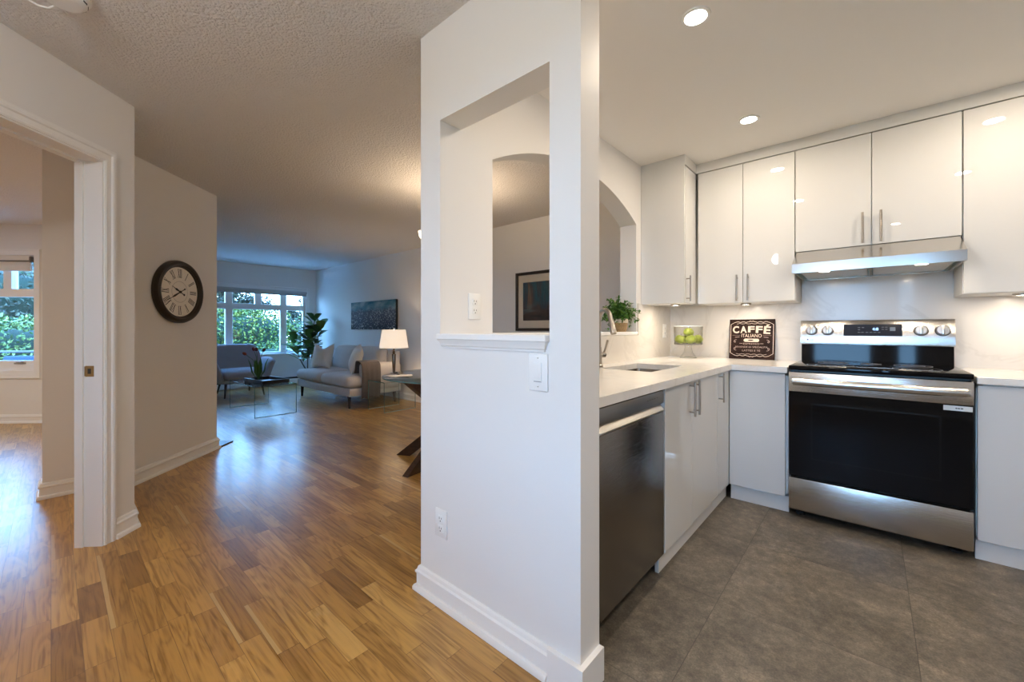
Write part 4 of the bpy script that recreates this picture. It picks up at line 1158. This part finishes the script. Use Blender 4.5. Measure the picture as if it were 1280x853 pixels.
def backlean(q): q.y += 0.10 * (q.z + 0.28); return q
MB().soft(0, 0.31, 0.55, 2 * SW - 0.03, 0.16, 0.54, 0.06, 8, shape=backlean).build('backrest', M['sofa'], t)
for sx in (-1, 1):
    def bc(q): q.y += 0.18 * (q.z + 0.2); return q
    MB().soft(sx * 0.395, 0.165, 0.645, 0.775, 0.17, 0.42, 0.07, 8, (0.0, 0.03, 0.02), shape=bc).build('back_cushion', M['sofa'], t)

def throw_pillow(label, loc, rz, tilt, sz, dent=0.0, roll=0.0):
    t = thing('throw_pillow', label, 'pillow', loc, rz, 'cream throw pillows on the sofa')
    m = MB(); n_ = 18; F = [[], []]
    mt_ = Matrix.Rotation(tilt, 4, 'X') @ Matrix.Rotation(roll, 4, 'Y')
    for side in (0, 1):
        for i in range(n_ + 1):
            row = []
            for j in range(n_ + 1):
                u_, v_ = -1 + 2 * i / n_, -1 + 2 * j / n_
                th = 0.085 * ((1 - abs(u_) ** 3.0) * (1 - abs(v_) ** 3.0)) ** 0.6
                x_ = u_ * sz / 2 * (1 - 0.07 * (1 - v_ * v_) * abs(u_))
                z_ = v_ * sz / 2 * (1 - 0.07 * (1 - u_ * u_) * abs(v_))
                if v_ > 0: z_ -= dent * v_ ** 1.5 * max(0, 1 - abs(u_) ** 1.1)
                row.append(m.bm.verts.new(mt_ @ Vector((x_, (th if side else -th), z_))))
            F[side].append(row)
        for i in range(n_):
            for j in range(n_):
                q = (F[side][i][j], F[side][i + 1][j], F[side][i + 1][j + 1], F[side][i][j + 1])
                m.bm.faces.new(q if side == 0 else tuple(reversed(q)))
    bmesh.ops.remove_doubles(m.bm, verts=list(m.bm.verts), dist=0.0006)
    m.build('cover', M['pillow'], t, angle=70)
    pp = []
    for a, b in ((-1, -1), (1, -1), (1, 1), (-1, 1)):
        pass
    return t
throw_pillow('cream throw pillow with a dented top at the window end of the sofa', (-7.09, 3.10, 0.70), R(20), R(-14), 0.44, 0.10)
throw_pillow('cream throw pillow leaning in the lamp end of the sofa', (-5.93, 3.10, 0.70), R(-22), R(-20), 0.42, 0.02, R(10))

# --- throw over the right arm
m = MB(); rows = []
prof = [(-0.20, 0.495), (-0.195, 0.56), (-0.185, 0.63), (-0.16, 0.667), (-0.115, 0.68), (-0.06, 0.678), (-0.022, 0.66), (-0.004, 0.62), (0.001, 0.50), (0.006, 0.38), (0.012, 0.26), (0.018, 0.14)]
off = 0.0
x_arm = -6.51 + SW + 0.012
outl = []
for j in range(15):
    y_ = 2.985 + 0.30 * j / 14
    wv_ = 0.006 * math.sin(j * 1.7)
    outl.append([(x_arm + a + (wv_ if i > 7 else 0) + (0.006 if i > 7 else 0), y_ + (0.01 * math.sin(i)), b + (0.012 * math.sin(j * 0.9) if i == len(prof) - 1 else 0)) for i, (a, b) in enumerate(prof)])
vs_ = [p for r_ in outl for p in r_]; np_ = len(prof)
m.faces_(vs_, [(j * np_ + i, j * np_ + i + 1, (j + 1) * np_ + i + 1, (j + 1) * np_ + i) for j in range(14) for i in range(np_ - 1)])
thr = m.build('throw_blanket', M['throw'])
sm = thr.modifiers.new('thickness', 'SOLIDIFY'); sm.thickness = 0.010; sm.offset = 1.0
tag(thr, 'grey brown throw blanket draped over the lamp-side arm of the sofa', 'blanket')

# --- glass side table and lamp
foot_glint_m = mat('painted_edge_glint', (0.55, 0.72, 0.74), 0.15, spec=0.8)
def waterfall_table(name, label, x0, x1, y0, y1, h, th=0.012):
    t = thing(name, label, 'table', ((x0 + x1) / 2, (y0 + y1) / 2, 0))
    a, b = (x1 - x0) / 2, (y1 - y0) / 2
    MB().box(-a, a, -b, b, h - th, h, 0.0015, 1).build('tabletop', M['table_glass'], t, smooth=False)
    for s in (-1, 1):
        xx = (s * a - th, s * a) if s > 0 else (-a, -a + th)
        MB().box(xx[0], xx[1], -b, b, 0, h - th - 0.001, 0.0015, 1).build('side_panel', M['table_glass'], t, smooth=False)
        for yy in (-b, b - 0.002):
            MB().box(xx[0] + .001, xx[1] - .001, yy - 0.0006, yy + 0.0026, 0.0, h - th).build('panel_edge', M['glass_edge'], t, smooth=False)
        MB().box(xx[0] + .001, xx[1] - .001, -b + 0.003, b - 0.003, -0.0004, 0.007).build('foot_glint', foot_glint_m, t, smooth=False)  # pale strip paints in window light gathered at the panel's bottom edge
    for yy in (-b, b - 0.002):
        MB().box(-a, a, yy - 0.0006, yy + 0.0026, h - th + .001, h - .001).build('top_edge', M['glass_edge'], t, smooth=False)
    return t
waterfall_table('side_table', 'small clear glass side table beside the sofa under the lamp', -5.425, -4.995, 3.02, 3.53, 0.42)
waterfall_table('coffee_table', 'low clear glass waterfall coffee table between the armchair and the sofa', -7.05, -5.95, 1.735, 2.245, 0.405)

t = thing('table_lamp', 'lit table lamp with a white drum shade on the glass side table', 'lamp', (-5.20, 3.30, 0.4205))
lm = mat('lamp_base_metal', (0.22, 0.17, 0.13), 0.2, metal=1.0)
MB().lathe([(0, 0), (0.055, 0), (0.055, 0.012), (0.016, 0.020), (0.014, 0.05), (0.024, 0.20), (0.030, 0.36), (0.027, 0.375), (0.014, 0.382), (0.022, 0.395), (0.022, 0.405), (0.010, 0.414), (0.010, 0.45), (0, 0.45)], (0, 0, 0), 24).build('base', lm, t)
MB().lathe([(0.0, 0.412), (0.03, 0.414), (0.032, 0.424), (0, 0.426)], (0, 0, 0), 20).build('collar', M['chrome'], t)
shade_m = mat('lamp_shade_fabric', (0.85, 0.78, 0.68), 0.9, emit=(1.0, 0.80, 0.60), estr=0.55)
sh = MB().lathe([(0.205, 0.462), (0.165, 0.725), (0.162, 0.725), (0.202, 0.462), (0.205, 0.462)], (0, 0, 0), 48).build('lamp_shade', shade_m, t)
MB().lathe([(0.0, 0.722), (0.008, 0.722), (0.011, 0.74), (0.006, 0.752), (0, 0.754)], (0, 0, 0), 14).build('finial', M['chrome'], t)
m = MB().cyl((0, 0, 0.44), (0, 0, 0.725), 0.0025, seg=6)
for k in range(3):
    a = 2 * math.pi * k / 3; m.cyl((0, 0, 0.722), (0.163 * math.cos(a), 0.163 * math.sin(a), 0.722), 0.002, seg=6)
m.build('harp', M['chrome'], t)
MB().lathe([(0, 0.47), (0.012, 0.47), (0.014, 0.50), (0.03, 0.54), (0.028, 0.575), (0.012, 0.592), (0, 0.594)], (0, 0, 0), 16).build('bulb', mat('bulb_glow', (1, 1, 1), 0.5, emit=(1, 0.78, 0.52), estr=12), t)
lamp('lamp_light', 'POINT', LAMP_W, WARMER, t, (0, 0, 0.60), shadow_soft_size=0.03)

# --- canvas on the living room wall
cv_m = mat('canvas_paint', (0.2, 0.2, 0.2), 0.7); nc = NT(cv_m)
sx_ = nc.node('ShaderNodeSeparateXYZ'); cc = nc.coord(); nc.link(cc, sx_.inputs[0])
hz = nc.math('MULTIPLY_ADD', sx_.outputs['Z'], 1 / 0.51, 0.5)
n1 = nc.noise(nc.mapping(cc, (1.4, 1, 3.0)), 2.0, 3)
skyc = nc.ramp(n1, [(0.35, (0.03, 0.15, 0.20)), (0.5, (0.13, 0.26, 0.30)), (0.62, (0.36, 0.43, 0.46))])
grd = nc.ramp(hz, [(0.0, (0.016, 0.018, 0.028)), (0.55, (0.10, 0.11, 0.14))])
vo = nc.node('ShaderNodeTexVoronoi'); vo.inputs['Scale'].default_value = 34; nc.link(nc.mapping(cc, (1.25, 1, 0.75)), vo.inputs['Vector'])
dots = nc.math('LESS_THAN', vo.outputs['Distance'], nc.math('MULTIPLY_ADD', nc.noise(cc, 6, 2), 0.55, 0.02))
gcol = nc.mix(nc.math('MULTIPLY', dots, 0.9), grd, (0.62, 0.60, 0.58))
up_ = nc.math('ADD', hz, nc.math('MULTIPLY', nc.math('SUBTRACT', nc.noise(cc, 9, 3), 0.5), 0.28))
msk = nc.node('ShaderNodeMapRange'); msk.inputs[1].default_value = 0.62; msk.inputs[2].default_value = 0.76; nc.link(up_, msk.inputs[0])
nc.link(nc.mix(msk.outputs[0], gcol, skyc), nc.b.inputs['Base Color'])
edge_m = mat('canvas_edge', (0.02, 0.025, 0.03), 0.7)
t = thing('canvas_painting', 'blue and dark abstract canvas on the wall above the sofa', 'painting', (-6.73, 3.86, 1.405))
MB().box(-0.765, 0.765, -0.040, -0.001, -0.255, 0.255, 0.002, 1).build('stretcher', edge_m, t, smooth=False)
MB().box(-0.764, 0.764, -0.0415, -0.0402, -0.254, 0.254).build('painted_front', cv_m, t, smooth=False)

# --- framed picture on the dining wall
t = thing('framed_picture', 'dark framed abstract print with a cream mat seen through the pass-through', 'picture', (-2.87, 3.72, 1.478))
pw_, ph_ = 0.33, 0.345
MB().sweep([(-pw_, -ph_), (pw_, -ph_), (pw_, ph_), (-pw_, ph_)], [(0, -0.001), (0, -0.028), (-0.012, -0.034), (-0.032, -0.026), (-0.034, -0.001)], lambda x, y, h: (x, h, y), closed=True).build('frame', M['darkwood'], t, angle=25)
MB().box(-pw_ + 0.031, pw_ - 0.031, -0.012, -0.002, -ph_ + 0.031, ph_ - 0.031).build('mat_board', mat('mat_board', (0.66, 0.58, 0.46), 0.7), t, smooth=False)
art = mat('print_art', (0.1, 0.1, 0.1), 0.4); na_ = NT(art); ca = na_.coord()
nn = na_.noise(na_.mapping(ca, (7, 1, 1.6)), 1.0, 4, 0.6, 0.8)
c1 = na_.ramp(nn, [(0.30, (0.012, 0.016, 0.03)), (0.42, (0.02, 0.10, 0.14)), (0.52, (0.05, 0.05, 0.06)), (0.60, (0.20, 0.11, 0.07)), (0.68, (0.06, 0.22, 0.25)), (0.80, (0.03, 0.03, 0.05))])
n2_ = na_.noise(na_.mapping(ca, (3, 1, 14)), 1.0, 4)
c2 = na_.ramp(n2_, [(0.35, (0.015, 0.015, 0.02)), (0.55, (0.07, 0.045, 0.035)), (0.7, (0.11, 0.19, 0.21))])
sa = na_.node('ShaderNodeSeparateXYZ'); na_.link(ca, sa.inputs[0])
mk = na_.node('ShaderNodeMapRange'); mk.inputs[1].default_value = -0.12; mk.inputs[2].default_value = 0.0; na_.link(sa.outputs['Z'], mk.inputs[0])
na_.link(na_.mix(mk.outputs[0], c2, c1), na_.b.inputs['Base Color'])
MB().box(-pw_ + 0.108, pw_ - 0.108, -0.0135, -0.0118, -0.225, 0.225).build('print', art, t, smooth=False)
MB().box(-pw_ + 0.031, pw_ - 0.031, -0.0175, -0.0165, -ph_ + 0.031, ph_ - 0.031).build('glazing', glass_thin('picture_glass', (1, 1, 1), 0.5), t, smooth=False)

# --- armchair; local +x is the front
t = thing('armchair', 'blue-grey upholstered armchair with flared arms in front of the window', 'armchair', (-8.36, 2.20, 0), R(-2))
for xx, yy, tx, ty in ((0.30, -0.26, 0.37, -0.29), (0.30, 0.26, 0.37, 0.29), (-0.27, -0.22, -0.40, -0.25), (-0.27, 0.22, -0.40, 0.25)):
    MB().tube([(tx, ty, 0), (xx, yy, 0.235)], [0.011, 0.021], 12).build('leg', M['darkwood'], t)
MB().soft(0.0, 0, 0.265, 0.70, 0.66, 0.09, 0.04, 5).build('base', M['chair_fab'], t)
MB().soft(0.06, 0, 0.375, 0.68, 0.60, 0.155, 0.06, 8, (0.02, 0, 0.02)).build('seat_cushion', M['chair_fab'], t)
def chairback(q):
    k = (q.z + 0.28) / 0.56
    q.x -= 0.20 * k
    q.y *= 1.0 + 0.10 * k - max(0.0, k - 0.72) * 0.75
    q.x += 0.12 * (q.y / 0.4) ** 2
    return q
MB().soft(-0.27, 0, 0.60, 0.13, 0.74, 0.56, 0.055, 10, shape=chairback).build('backrest', M['chair_fab'], t)
m = MB()
for k, (by_, bz_) in enumerate(((-0.16, 0.68), (0.0, 0.68), (0.16, 0.68))):
    pass
for s in (-1, 1):
    def armf(q, s=s):
        k = (q.z + 0.18) / 0.36
        q.y += s * (0.11 * k ** 1.5)
        q.z += 0.05 * math.cos((q.x) * 2.2) * k - 0.09 * max(0, q.x - 0.05) * k
        q.x += 0.03 * k
        return q
    MB().soft(0.02, s * 0.335, 0.42, 0.70, 0.095, 0.36, 0.045, 8, (0, 0.01, 0), shape=armf).build('armrest', M['chair_fab'], t)

# --- tray, vase, tulips
t = thing('serving_tray', 'black rectangular tray on the glass coffee table', 'tray', (-6.42, 2.02, 0.406), R(6))
m = MB().box(-0.29, 0.29, -0.17, 0.17, 0, 0.010); m.build('tray_base', M['black'], t, smooth=False)
m = MB()
for s in (-1, 1):
    m.box(-0.29, 0.29, s * 0.17 - 0.007, s * 0.17 + 0.007, 0.008, 0.052, 0.002, 1)
m.box(-0.297, -0.283, -0.17, 0.17, 0.008, 0.052, 0.002, 1).box(0.283, 0.297, -0.17, 0.17, 0.008, 0.052, 0.002, 1)
m.build('rim', M['black'], t)
vx, vy = -6.555, 1.955
t = thing('glass_vase', 'clear glass vase of dark tulips standing in the tray', 'vase', (vx, vy, 0.4175))
MB().lathe([(0, 0), (0.042, 0), (0.046, 0.01), (0.050, 0.10), (0.056, 0.19), (0.053, 0.19), (0.047, 0.10), (0.043, 0.012), (0, 0.012)], (0, 0, 0), 32).build('body', M['clear'], t)
MB().lathe([(0, 0.013), (0.0425, 0.013), (0.0455, 0.085), (0, 0.085)], (0, 0, 0), 32).build('water', glass_thin('water', (0.86, 0.95, 0.93), 0.5), t)
tul = mat('tulip_petal', (0.10, 0.012, 0.018), 0.5); tul2 = mat('tulip_petal_orange', (0.30, 0.06, 0.02), 0.5)
tleaf = mat('tulip_leaf', (0.045, 0.13, 0.03), 0.5)
for i, (dx, dy, hz_, mm_, lb) in enumerate(((0.055, -0.165, 0.365, tul2, 'reddish orange tulip drooping lowest, towards the armchair'), (0.02, -0.055, 0.415, tul, 'dark red tulip in the middle of the vase'), (0.03, 0.055, 0.40, tul, 'dark red tulip farthest to the sofa side of the vase'),
                                           (-0.07, 0.0, 0.405, tul, 'dark red tulip at the window side of the vase'))):
    t = thing('tulip', lb, 'flower', (vx, vy, 0.432), 0, 'tulips in the glass vase')
    b_ = Vector((-dx * 0.14, -dy * 0.14, 0.0)); e_ = Vector((dx, dy, hz_))
    pts = [b_.lerp(Vector((dx * .12, dy * .12, 0.17)), f) for f in (0, .5)] + [Vector((dx * .12, dy * .12, 0.17)), Vector((dx * .45, dy * .45, 0.17 + (hz_ - 0.17) * .62)), e_]
    MB().tube(pts, 0.003, 7).build('stem', tleaf, t)
    dd = (pts[-1] - pts[-2]).normalized()
    q = Vector((0, 0, 1)).rotation_difference(dd).to_matrix().to_4x4()
    MB().lathe([(0, -0.004), (0.014, 0.002), (0.021, 0.018), (0.020, 0.036), (0.012, 0.052), (0.006, 0.050), (0.0, 0.030)], (0, 0, 0), 12, mtx=Matrix.Translation(e_) @ q).build('bloom', mm_, t)
    m = MB(); a0 = i * 1.6
    for k in range(2):
        a = a0 + k * 2.6; d_ = Vector((math.cos(a) * .33, math.sin(a) * .33, 1)).normalized()
        leaf(m, Vector((math.cos(a) * .022, math.sin(a) * .022, 0.02)), d_, Vector((math.cos(a), math.sin(a), 0.1)), random.uniform(.28, .34), 0.05, 0.25, -0.04)
    m.build('leaves', tleaf, t)

# --- fiddle-leaf fig in the window corner
t = thing('fiddle_leaf_fig', 'tall fiddle leaf fig plant in the corner behind the sofa', 'plant', (-8.56, 3.47, 0))
MB().lathe([(0, 0), (0.12, 0), (0.15, 0.02), (0.17, 0.30), (0.160, 0.30), (0.145, 0.26), (0, 0.26)], (0, 0, 0), 32).build('pot', mat('fig_pot', (0.62, 0.60, 0.57), 0.5), t)
tk = MB()
trunks = []
for k, (ax, ay, hh) in enumerate(((0.03, 0.03, 1.32), (0.07, 0.05, 1.15), (-0.06, -0.08, 0.85), (0.04, -0.03, 1.0))):
    pts = [Vector((ax * f * 3, ay * f * 3, 0.25 + (hh - 0.25) * f + 0.0)) + Vector((0.02 * math.sin(5 * f + k), 0.02 * math.cos(4 * f + k), 0)) for f in [i / 6 for i in range(7)]]
    tk.tube(pts, [0.014 - 0.0013 * i for i in range(7)], 8); trunks.append(pts)
tk.build('trunk', mat('fig_bark', (0.10, 0.07, 0.045), 0.8), t)
fig = mat('fig_leaf', (0.030, 0.085, 0.022), 0.35); nf = NT(fig)
gf = nf.node('ShaderNodeNewGeometry')
nf.link(nf.ramp(gf.outputs['Random Per Island'], [(0.0, (0.030, 0.085, 0.022)), (0.7, (0.075, 0.18, 0.045)), (1.0, (0.18, 0.30, 0.08))]), nf.b.inputs['Base Color'])
random.seed(11)
fl = MB()
for k, pts in enumerate(trunks):
    nl_ = (32, 26, 13, 20)[k]
    for i in range(nl_):
        f = 0.36 + 0.64 * (i / (nl_ - 1)) ** 0.85; j = min(5, int(f * 6)); p = pts[j].lerp(pts[min(6, j + 1)], f * 6 - j)
        a = i * 2.4 + k; el = random.uniform(0.0, 0.8) + (0.5 if i >= nl_ - 3 else 0)
        d = Vector((math.cos(a) * math.cos(el), math.sin(a) * math.cos(el), math.sin(el)))
        if 3.47 + p.y + d.y * 0.33 > 3.76: d.y = -abs(d.y) * 0.6; d.normalize()
        ln, wd_ = random.uniform(.20, .28), random.uniform(.15, .19)
        s_ = d.cross(Vector((0, 0, 1))).normalized(); n_ = s_.cross(d).normalized(); p = p + d * 0.04
        prof_ = [(0.0, 0.02), (0.15, 0.26), (0.35, 0.36), (0.55, 0.42), (0.75, 0.50), (0.9, 0.38), (1.0, 0.02)]
        V_, Fc = [], []
        for q_, (x_, w_) in enumerate(prof_):
            c = p + d * ln * x_ - n_ * ln * 0.13 * x_ * x_
            for sg in (-1, 0, 1): V_.append(c + s_ * wd_ * w_ * sg * 1.0 + n_ * abs(sg) * wd_ * 0.14 * w_ * 2)
        for q_ in range(len(prof_) - 1):
            for sg in (0, 1): Fc.append((q_ * 3 + sg, q_ * 3 + sg + 1, q_ * 3 + sg + 4, q_ * 3 + sg + 3))
        fl.faces_(V_, Fc)
        fl.tube([p - d * 0.04, p], 0.003, 5)
fl.build('foliage', fig, t)

# --- round glass dining table on a crossed walnut base, chandelier above
dcx, dcy = -2.80, 2.37
t = thing('dining_table', 'round glass dining table on a crossed dark wood base, partly behind the partition', 'table', (dcx, dcy, 0))
MB().lathe([(0, 0.738), (0.594, 0.738), (0.600, 0.741), (0.600, 0.747), (0.594, 0.750), (0, 0.750)], (0, 0, 0), 96).build('tabletop', M['table_glass'], t)
MB().lathe([(0.5995, 0.740), (0.6008, 0.740), (0.6008, 0.748), (0.5995, 0.748), (0.5995, 0.740)], (0, 0, 0), 96).build('top_edge', M['glass_edge'], t)
def beam(mb, a, b, w_, h_):
    a, b = Vector(a), Vector(b); d = (b - a).normalized(); s_ = d.cross(Vector((0, 0, 1))).normalized(); n_ = s_.cross(d)
    # cut flat at floor and under the glass
    def at_z(p, z): return p + d * ((z - p.z) / d.z)
    rings = []
    for z in (a.z, b.z):
        rings.append([at_z(q, z) for q in (a + s_ * w_ / 2 + n_ * h_ / 2, a - s_ * w_ / 2 + n_ * h_ / 2, a - s_ * w_ / 2 - n_ * h_ / 2, a + s_ * w_ / 2 - n_ * h_ / 2)])
    mb.ring_tube(rings)
for (px, py, qz) in ((0.076, -0.516, 0), (-0.076, 0.516, 0.004), (-0.44, -0.24, 0.008), (0.44, 0.24, 0.012)):
    m = MB(); beam(m, (px * 0.93, py * 0.93, 0.0), (-px * 0.93, -py * 0.93, 0.737), 0.058, 0.085); m.build('crossed_beam', M['walnut'], t, smooth=False)

t = thing('chandelier', 'multi-arm chandelier with glowing frosted shades, one peeking past the partition edge', 'chandelier', (dcx, dcy, H))
br_ = mat('chandelier_metal', (0.10, 0.08, 0.065), 0.35, metal=1.0)
MB().lathe([(0, 0), (0.06, 0), (0.058, -0.012), (0.02, -0.03), (0, -0.03)], (0, 0, 0), 24).build('canopy', br_, t)
MB().cyl((0, 0, -0.02), (0, 0, -0.50), 0.008, seg=12).build('rod', br_, t)
MB().lathe([(0, -0.44), (0.018, -0.45), (0.028, -0.50), (0.014, -0.55), (0, -0.565)], (0, 0, 0), 20).build('hub', br_, t)
gm = mat('frosted_shade', (0.9, 0.85, 0.75), 0.5, emit=(1.0, 0.80, 0.55), estr=2.2)
aa0 = math.atan2(*(Vector((-math.cos(R(41.4)), -math.sin(R(41.4)))).yx))
for k in range(5):
    a = aa0 + 2 * math.pi * k / 5; u = Vector((math.cos(a), math.sin(a), 0)); z_ = Vector((0, 0, 1))
    MB().tube([z_ * -0.50 + u * 0.02, z_ * -0.535 + u * 0.09, z_ * -0.53 + u * 0.17, z_ * -0.495 + u * 0.235, z_ * -0.48 + u * 0.25], 0.006, 10).build('arm', br_, t)
    mx_ = Matrix.Translation(u * 0.25 + z_ * -0.49)
    s_ = MB().lathe([(0, 0.0), (0.028, 0.004), (0.046, 0.03), (0.054, 0.075), (0.051, 0.075), (0.042, 0.032), (0.02, 0.010), (0, 0.009)], (0, 0, 0), 24, mtx=mx_).build('shade', gm, t)
    lamp('chandelier_bulb', 'POINT', CHANDELIER_W, WARMER, t, u * 0.25 + z_ * -0.42, shadow_soft_size=0.02)

random.seed(5)

# ------------------------------------------------------------------ outside the windows
lawn = mat('lawn', (0.07, 0.12, 0.03), 0.9); nlw = NT(lawn)
nlw.link(nlw.ramp(nlw.noise(nlw.coord(), 3, 5), [(0.3, (0.03, 0.06, 0.015)), (0.7, (0.10, 0.16, 0.04))]), nlw.b.inputs['Base Color'])
struct(MB().prism([(-40, -30), (-40, 30), (20, 30), (20, -30)], -0.3, -0.12).build('ground', lawn, smooth=False))
pav = mat('terrace_concrete', (0.42, 0.41, 0.40), 0.8); npv = NT(pav)
npv.link(npv.ramp(npv.noise(npv.coord(), 5, 5), [(0.3, (0.36, 0.35, 0.34)), (0.7, (0.48, 0.47, 0.46))]), npv.b.inputs['Base Color'])
struct(MB().prism([(-12.2, -2.0), (-9.8, -4.4), (-7.1, 0.55), (-9.35, 0.55), (-9.35, 4.6), (-11.8, 4.6)], -0.119, -0.05).build('terrace', pav, smooth=False))

# added unseen slabs behind the viewpoint: grey ground against lawn bounce, overhang cutting skylight
struct(MB().box(-2.2, 2.2, -4.0, -1.73, -0.119, -0.03).build('grey_bounce_slab', pav, smooth=False))
struct(MB().box(-3.0, 3.0, -5.0, -1.73, 2.5, 2.65).build('sky_block_slab', M['wall'], smooth=False))

def bush_mat(name, stops):
    m = mat(name, (0.1, 0.2, 0.05), 0.6); t = NT(m)
    g = t.node('ShaderNodeNewGeometry')
    t.link(t.ramp(g.outputs['Random Per Island'], stops), t.b.inputs['Base Color'])
    return m
B1 = bush_mat('hedge_leaf', [(0.0, (0.010, 0.030, 0.007)), (0.45, (0.042, 0.085, 0.010)), (0.8, (0.13, 0.16, 0.016)), (1.0, (0.28, 0.24, 0.035))])
B2 = bush_mat('laurel_leaf', [(0.0, (0.010, 0.030, 0.010)), (0.6, (0.042, 0.085, 0.016)), (1.0, (0.15, 0.18, 0.035))])
B3 = bush_mat('tree_leaf', [(0.0, (0.020, 0.026, 0.018)), (0.6, (0.050, 0.060, 0.036)), (1.0, (0.12, 0.12, 0.075))])
B4 = bush_mat('bright_laurel_leaf', [(0.0, (0.02, 0.05, 0.012)), (0.5, (0.11, 0.17, 0.03)), (1.0, (0.34, 0.36, 0.12))])
core = mat('hedge_core', (0.012, 0.025, 0.012), 0.9)
bark = mat('tree_bark', (0.06, 0.045, 0.035), 0.9)
def shrub(name, label, cat, loc, size, n_leaf, lm, ls=0.09, group=None):
    """rounded clipped shrub: dark twiggy core and a skin of leaves"""
    t = thing(name, label, cat, loc, 0, group)
    sx, sy, sz = size
    MB().soft(0, 0, sz * 0.46, sx * 0.74, sy * 0.74, sz * 0.84, min(sx, sy, sz) * 0.3, 5).build('branches', core, t)
    m = MB()
    for i in range(n_leaf):
        d = rnd_dir(-0.55)
        k = 1.0 / max(abs(d.x) ** 4 + abs(d.y) ** 4 + abs(d.z) ** 4, 1e-3) ** 0.25
        p = Vector((d.x * k * sx / 2, d.y * k * sy / 2, sz / 2 + d.z * k * sz / 2)) * random.uniform(0.76, 1.06)
        leaf(m, p, (rnd_dir() + d * 0.5), rnd_dir(), ls * random.uniform(.7, 1.3), ls * 0.55, 0.2)
    m.build('foliage', lm, t, smooth=False)
    return t
def tree(label, loc, h_, r_, n_leaf, lm, group=None):
    t = thing('tree', label, 'tree', loc, 0, group)
    tb = MB(); tb.tube([(0, 0, 0), (0.03, 0.02, h_ * .35), (0.0, 0.05, h_ * .75)], [0.13, 0.10, 0.05], 10)
    tips = []
    for i in range(16):
        f = random.uniform(.2, .75); d = rnd_dir(0.0); d.z *= 0.7
        p0 = Vector((0, 0, h_ * f)); p1 = p0 + d * r_ * random.uniform(.6, 1.0); tips.append((p0, p1))
        tb.tube([p0, p0.lerp(p1, .5) + Vector((0, 0, .06)), p1], [0.045, 0.028, 0.010], 6)
    tb.build('trunk', bark, t)
    m = MB()
    for i in range(n_leaf):
        a, b = random.choice(tips); p = a.lerp(b, random.uniform(.35, 1.08)) + rnd_dir() * random.uniform(0.02, .42)
        leaf(m, p, rnd_dir(), rnd_dir(), random.uniform(.09, .16), 0.07, 0.2)
    m.build('foliage', lm, t, smooth=False)
    return t
shrub('hedge_shrub', 'yellow-green clipped shrub behind the middle of the living room window', 'shrub', (-13.6, 3.62, -0.12), (1.6, 2.5, 1.85), 7500, B1, 0.085)
shrub('hedge_shrub', 'darker green shrub behind the right part of the living room window', 'shrub', (-13.4, 6.1, -0.12), (1.5, 2.1, 1.65), 5200, B2, 0.085)
shrub('hedge_shrub', 'green shrub behind the left part of the living room window', 'shrub', (-12.9, 1.45, -0.12), (1.5, 1.5, 2.05), 3600, B1, 0.085)
shrub('low_shrub', 'low bluish shrub under the living room window', 'shrub', (-12.0, 4.1, -0.12), (0.8, 1.8, 0.85), 2200, B2, 0.07)
shrub('hedge_shrub', 'broad light green shrub outside the den window', 'shrub', (-12.2, -0.95, -0.12), (1.8, 2.9, 1.45), 7000, B4, 0.075)
shrub('dark_shrub', 'tall dark shrub behind the light green one outside the den window', 'shrub', (-15.4, -0.9, -0.12), (2.0, 4.2, 2.9), 7500, B3, 0.11)
tree('bare-topped tree beyond the living room hedge, left of its middle', (-18.6, 4.3, -0.12), 4.6, 2.1, 10500, B3)
tree('thin leafy tree beyond the living room hedge on the right', (-17.0, 7.1, -0.12), 4.4, 1.6, 9000, B3)
tree('thin leafy tree showing above the shrubs of the den window', (-19.6, -0.6, -0.12), 5.4, 2.2, 6500, B2)
# terrace railing outside the den
rail_m = mat('railing_paint', (0.12, 0.11, 0.12), 0.5)
t = thing('terrace_railing', 'dark grey horizontal railing outside the den window', 'railing', (-9.75, -0.45, -0.05))
for k, s in enumerate((-1.6, -0.55, 0.95)):
    MB().box(-0.03, 0.03, -0.03, 0.03, 0, 0.91, mtx=Matrix.Translation((s * K, s * K, 0))).build('post', rail_m, t, smooth=False)
for zz in (0.865, 0.45):
    a = Vector((-1.7 * K, -1.7 * K, zz)); b = Vector((1.0 * K, 1.0 * K, zz)); MB().cyl(a, b, 0.017, seg=10).build('rail', rail_m, t)
t = thing('patio_chair', 'dark blue outdoor chair on the terrace outside the den window', 'chair', (-9.12, -0.53, -0.05), R(-45))
pc = mat('patio_fabric', (0.02, 0.045, 0.10), 0.8)
MB().soft(0, 0, 0.40, 0.5, 0.5, 0.07, 0.03, 4).build('seat', pc, t)
MB().soft(-0.26, 0, 0.61, 0.07, 0.5, 0.40, 0.03, 4, shape=lambda q: Vector((q.x - 0.25 * (q.z + .23), q.y, q.z))).build('backrest', pc, t)
for sx in (-1, 1):
    for sy in (-1, 1):
        MB().cyl((sx * 0.22, sy * 0.22, 0), (sx * 0.2, sy * 0.2, 0.375), 0.014, seg=10).build('leg', rail_m, t)
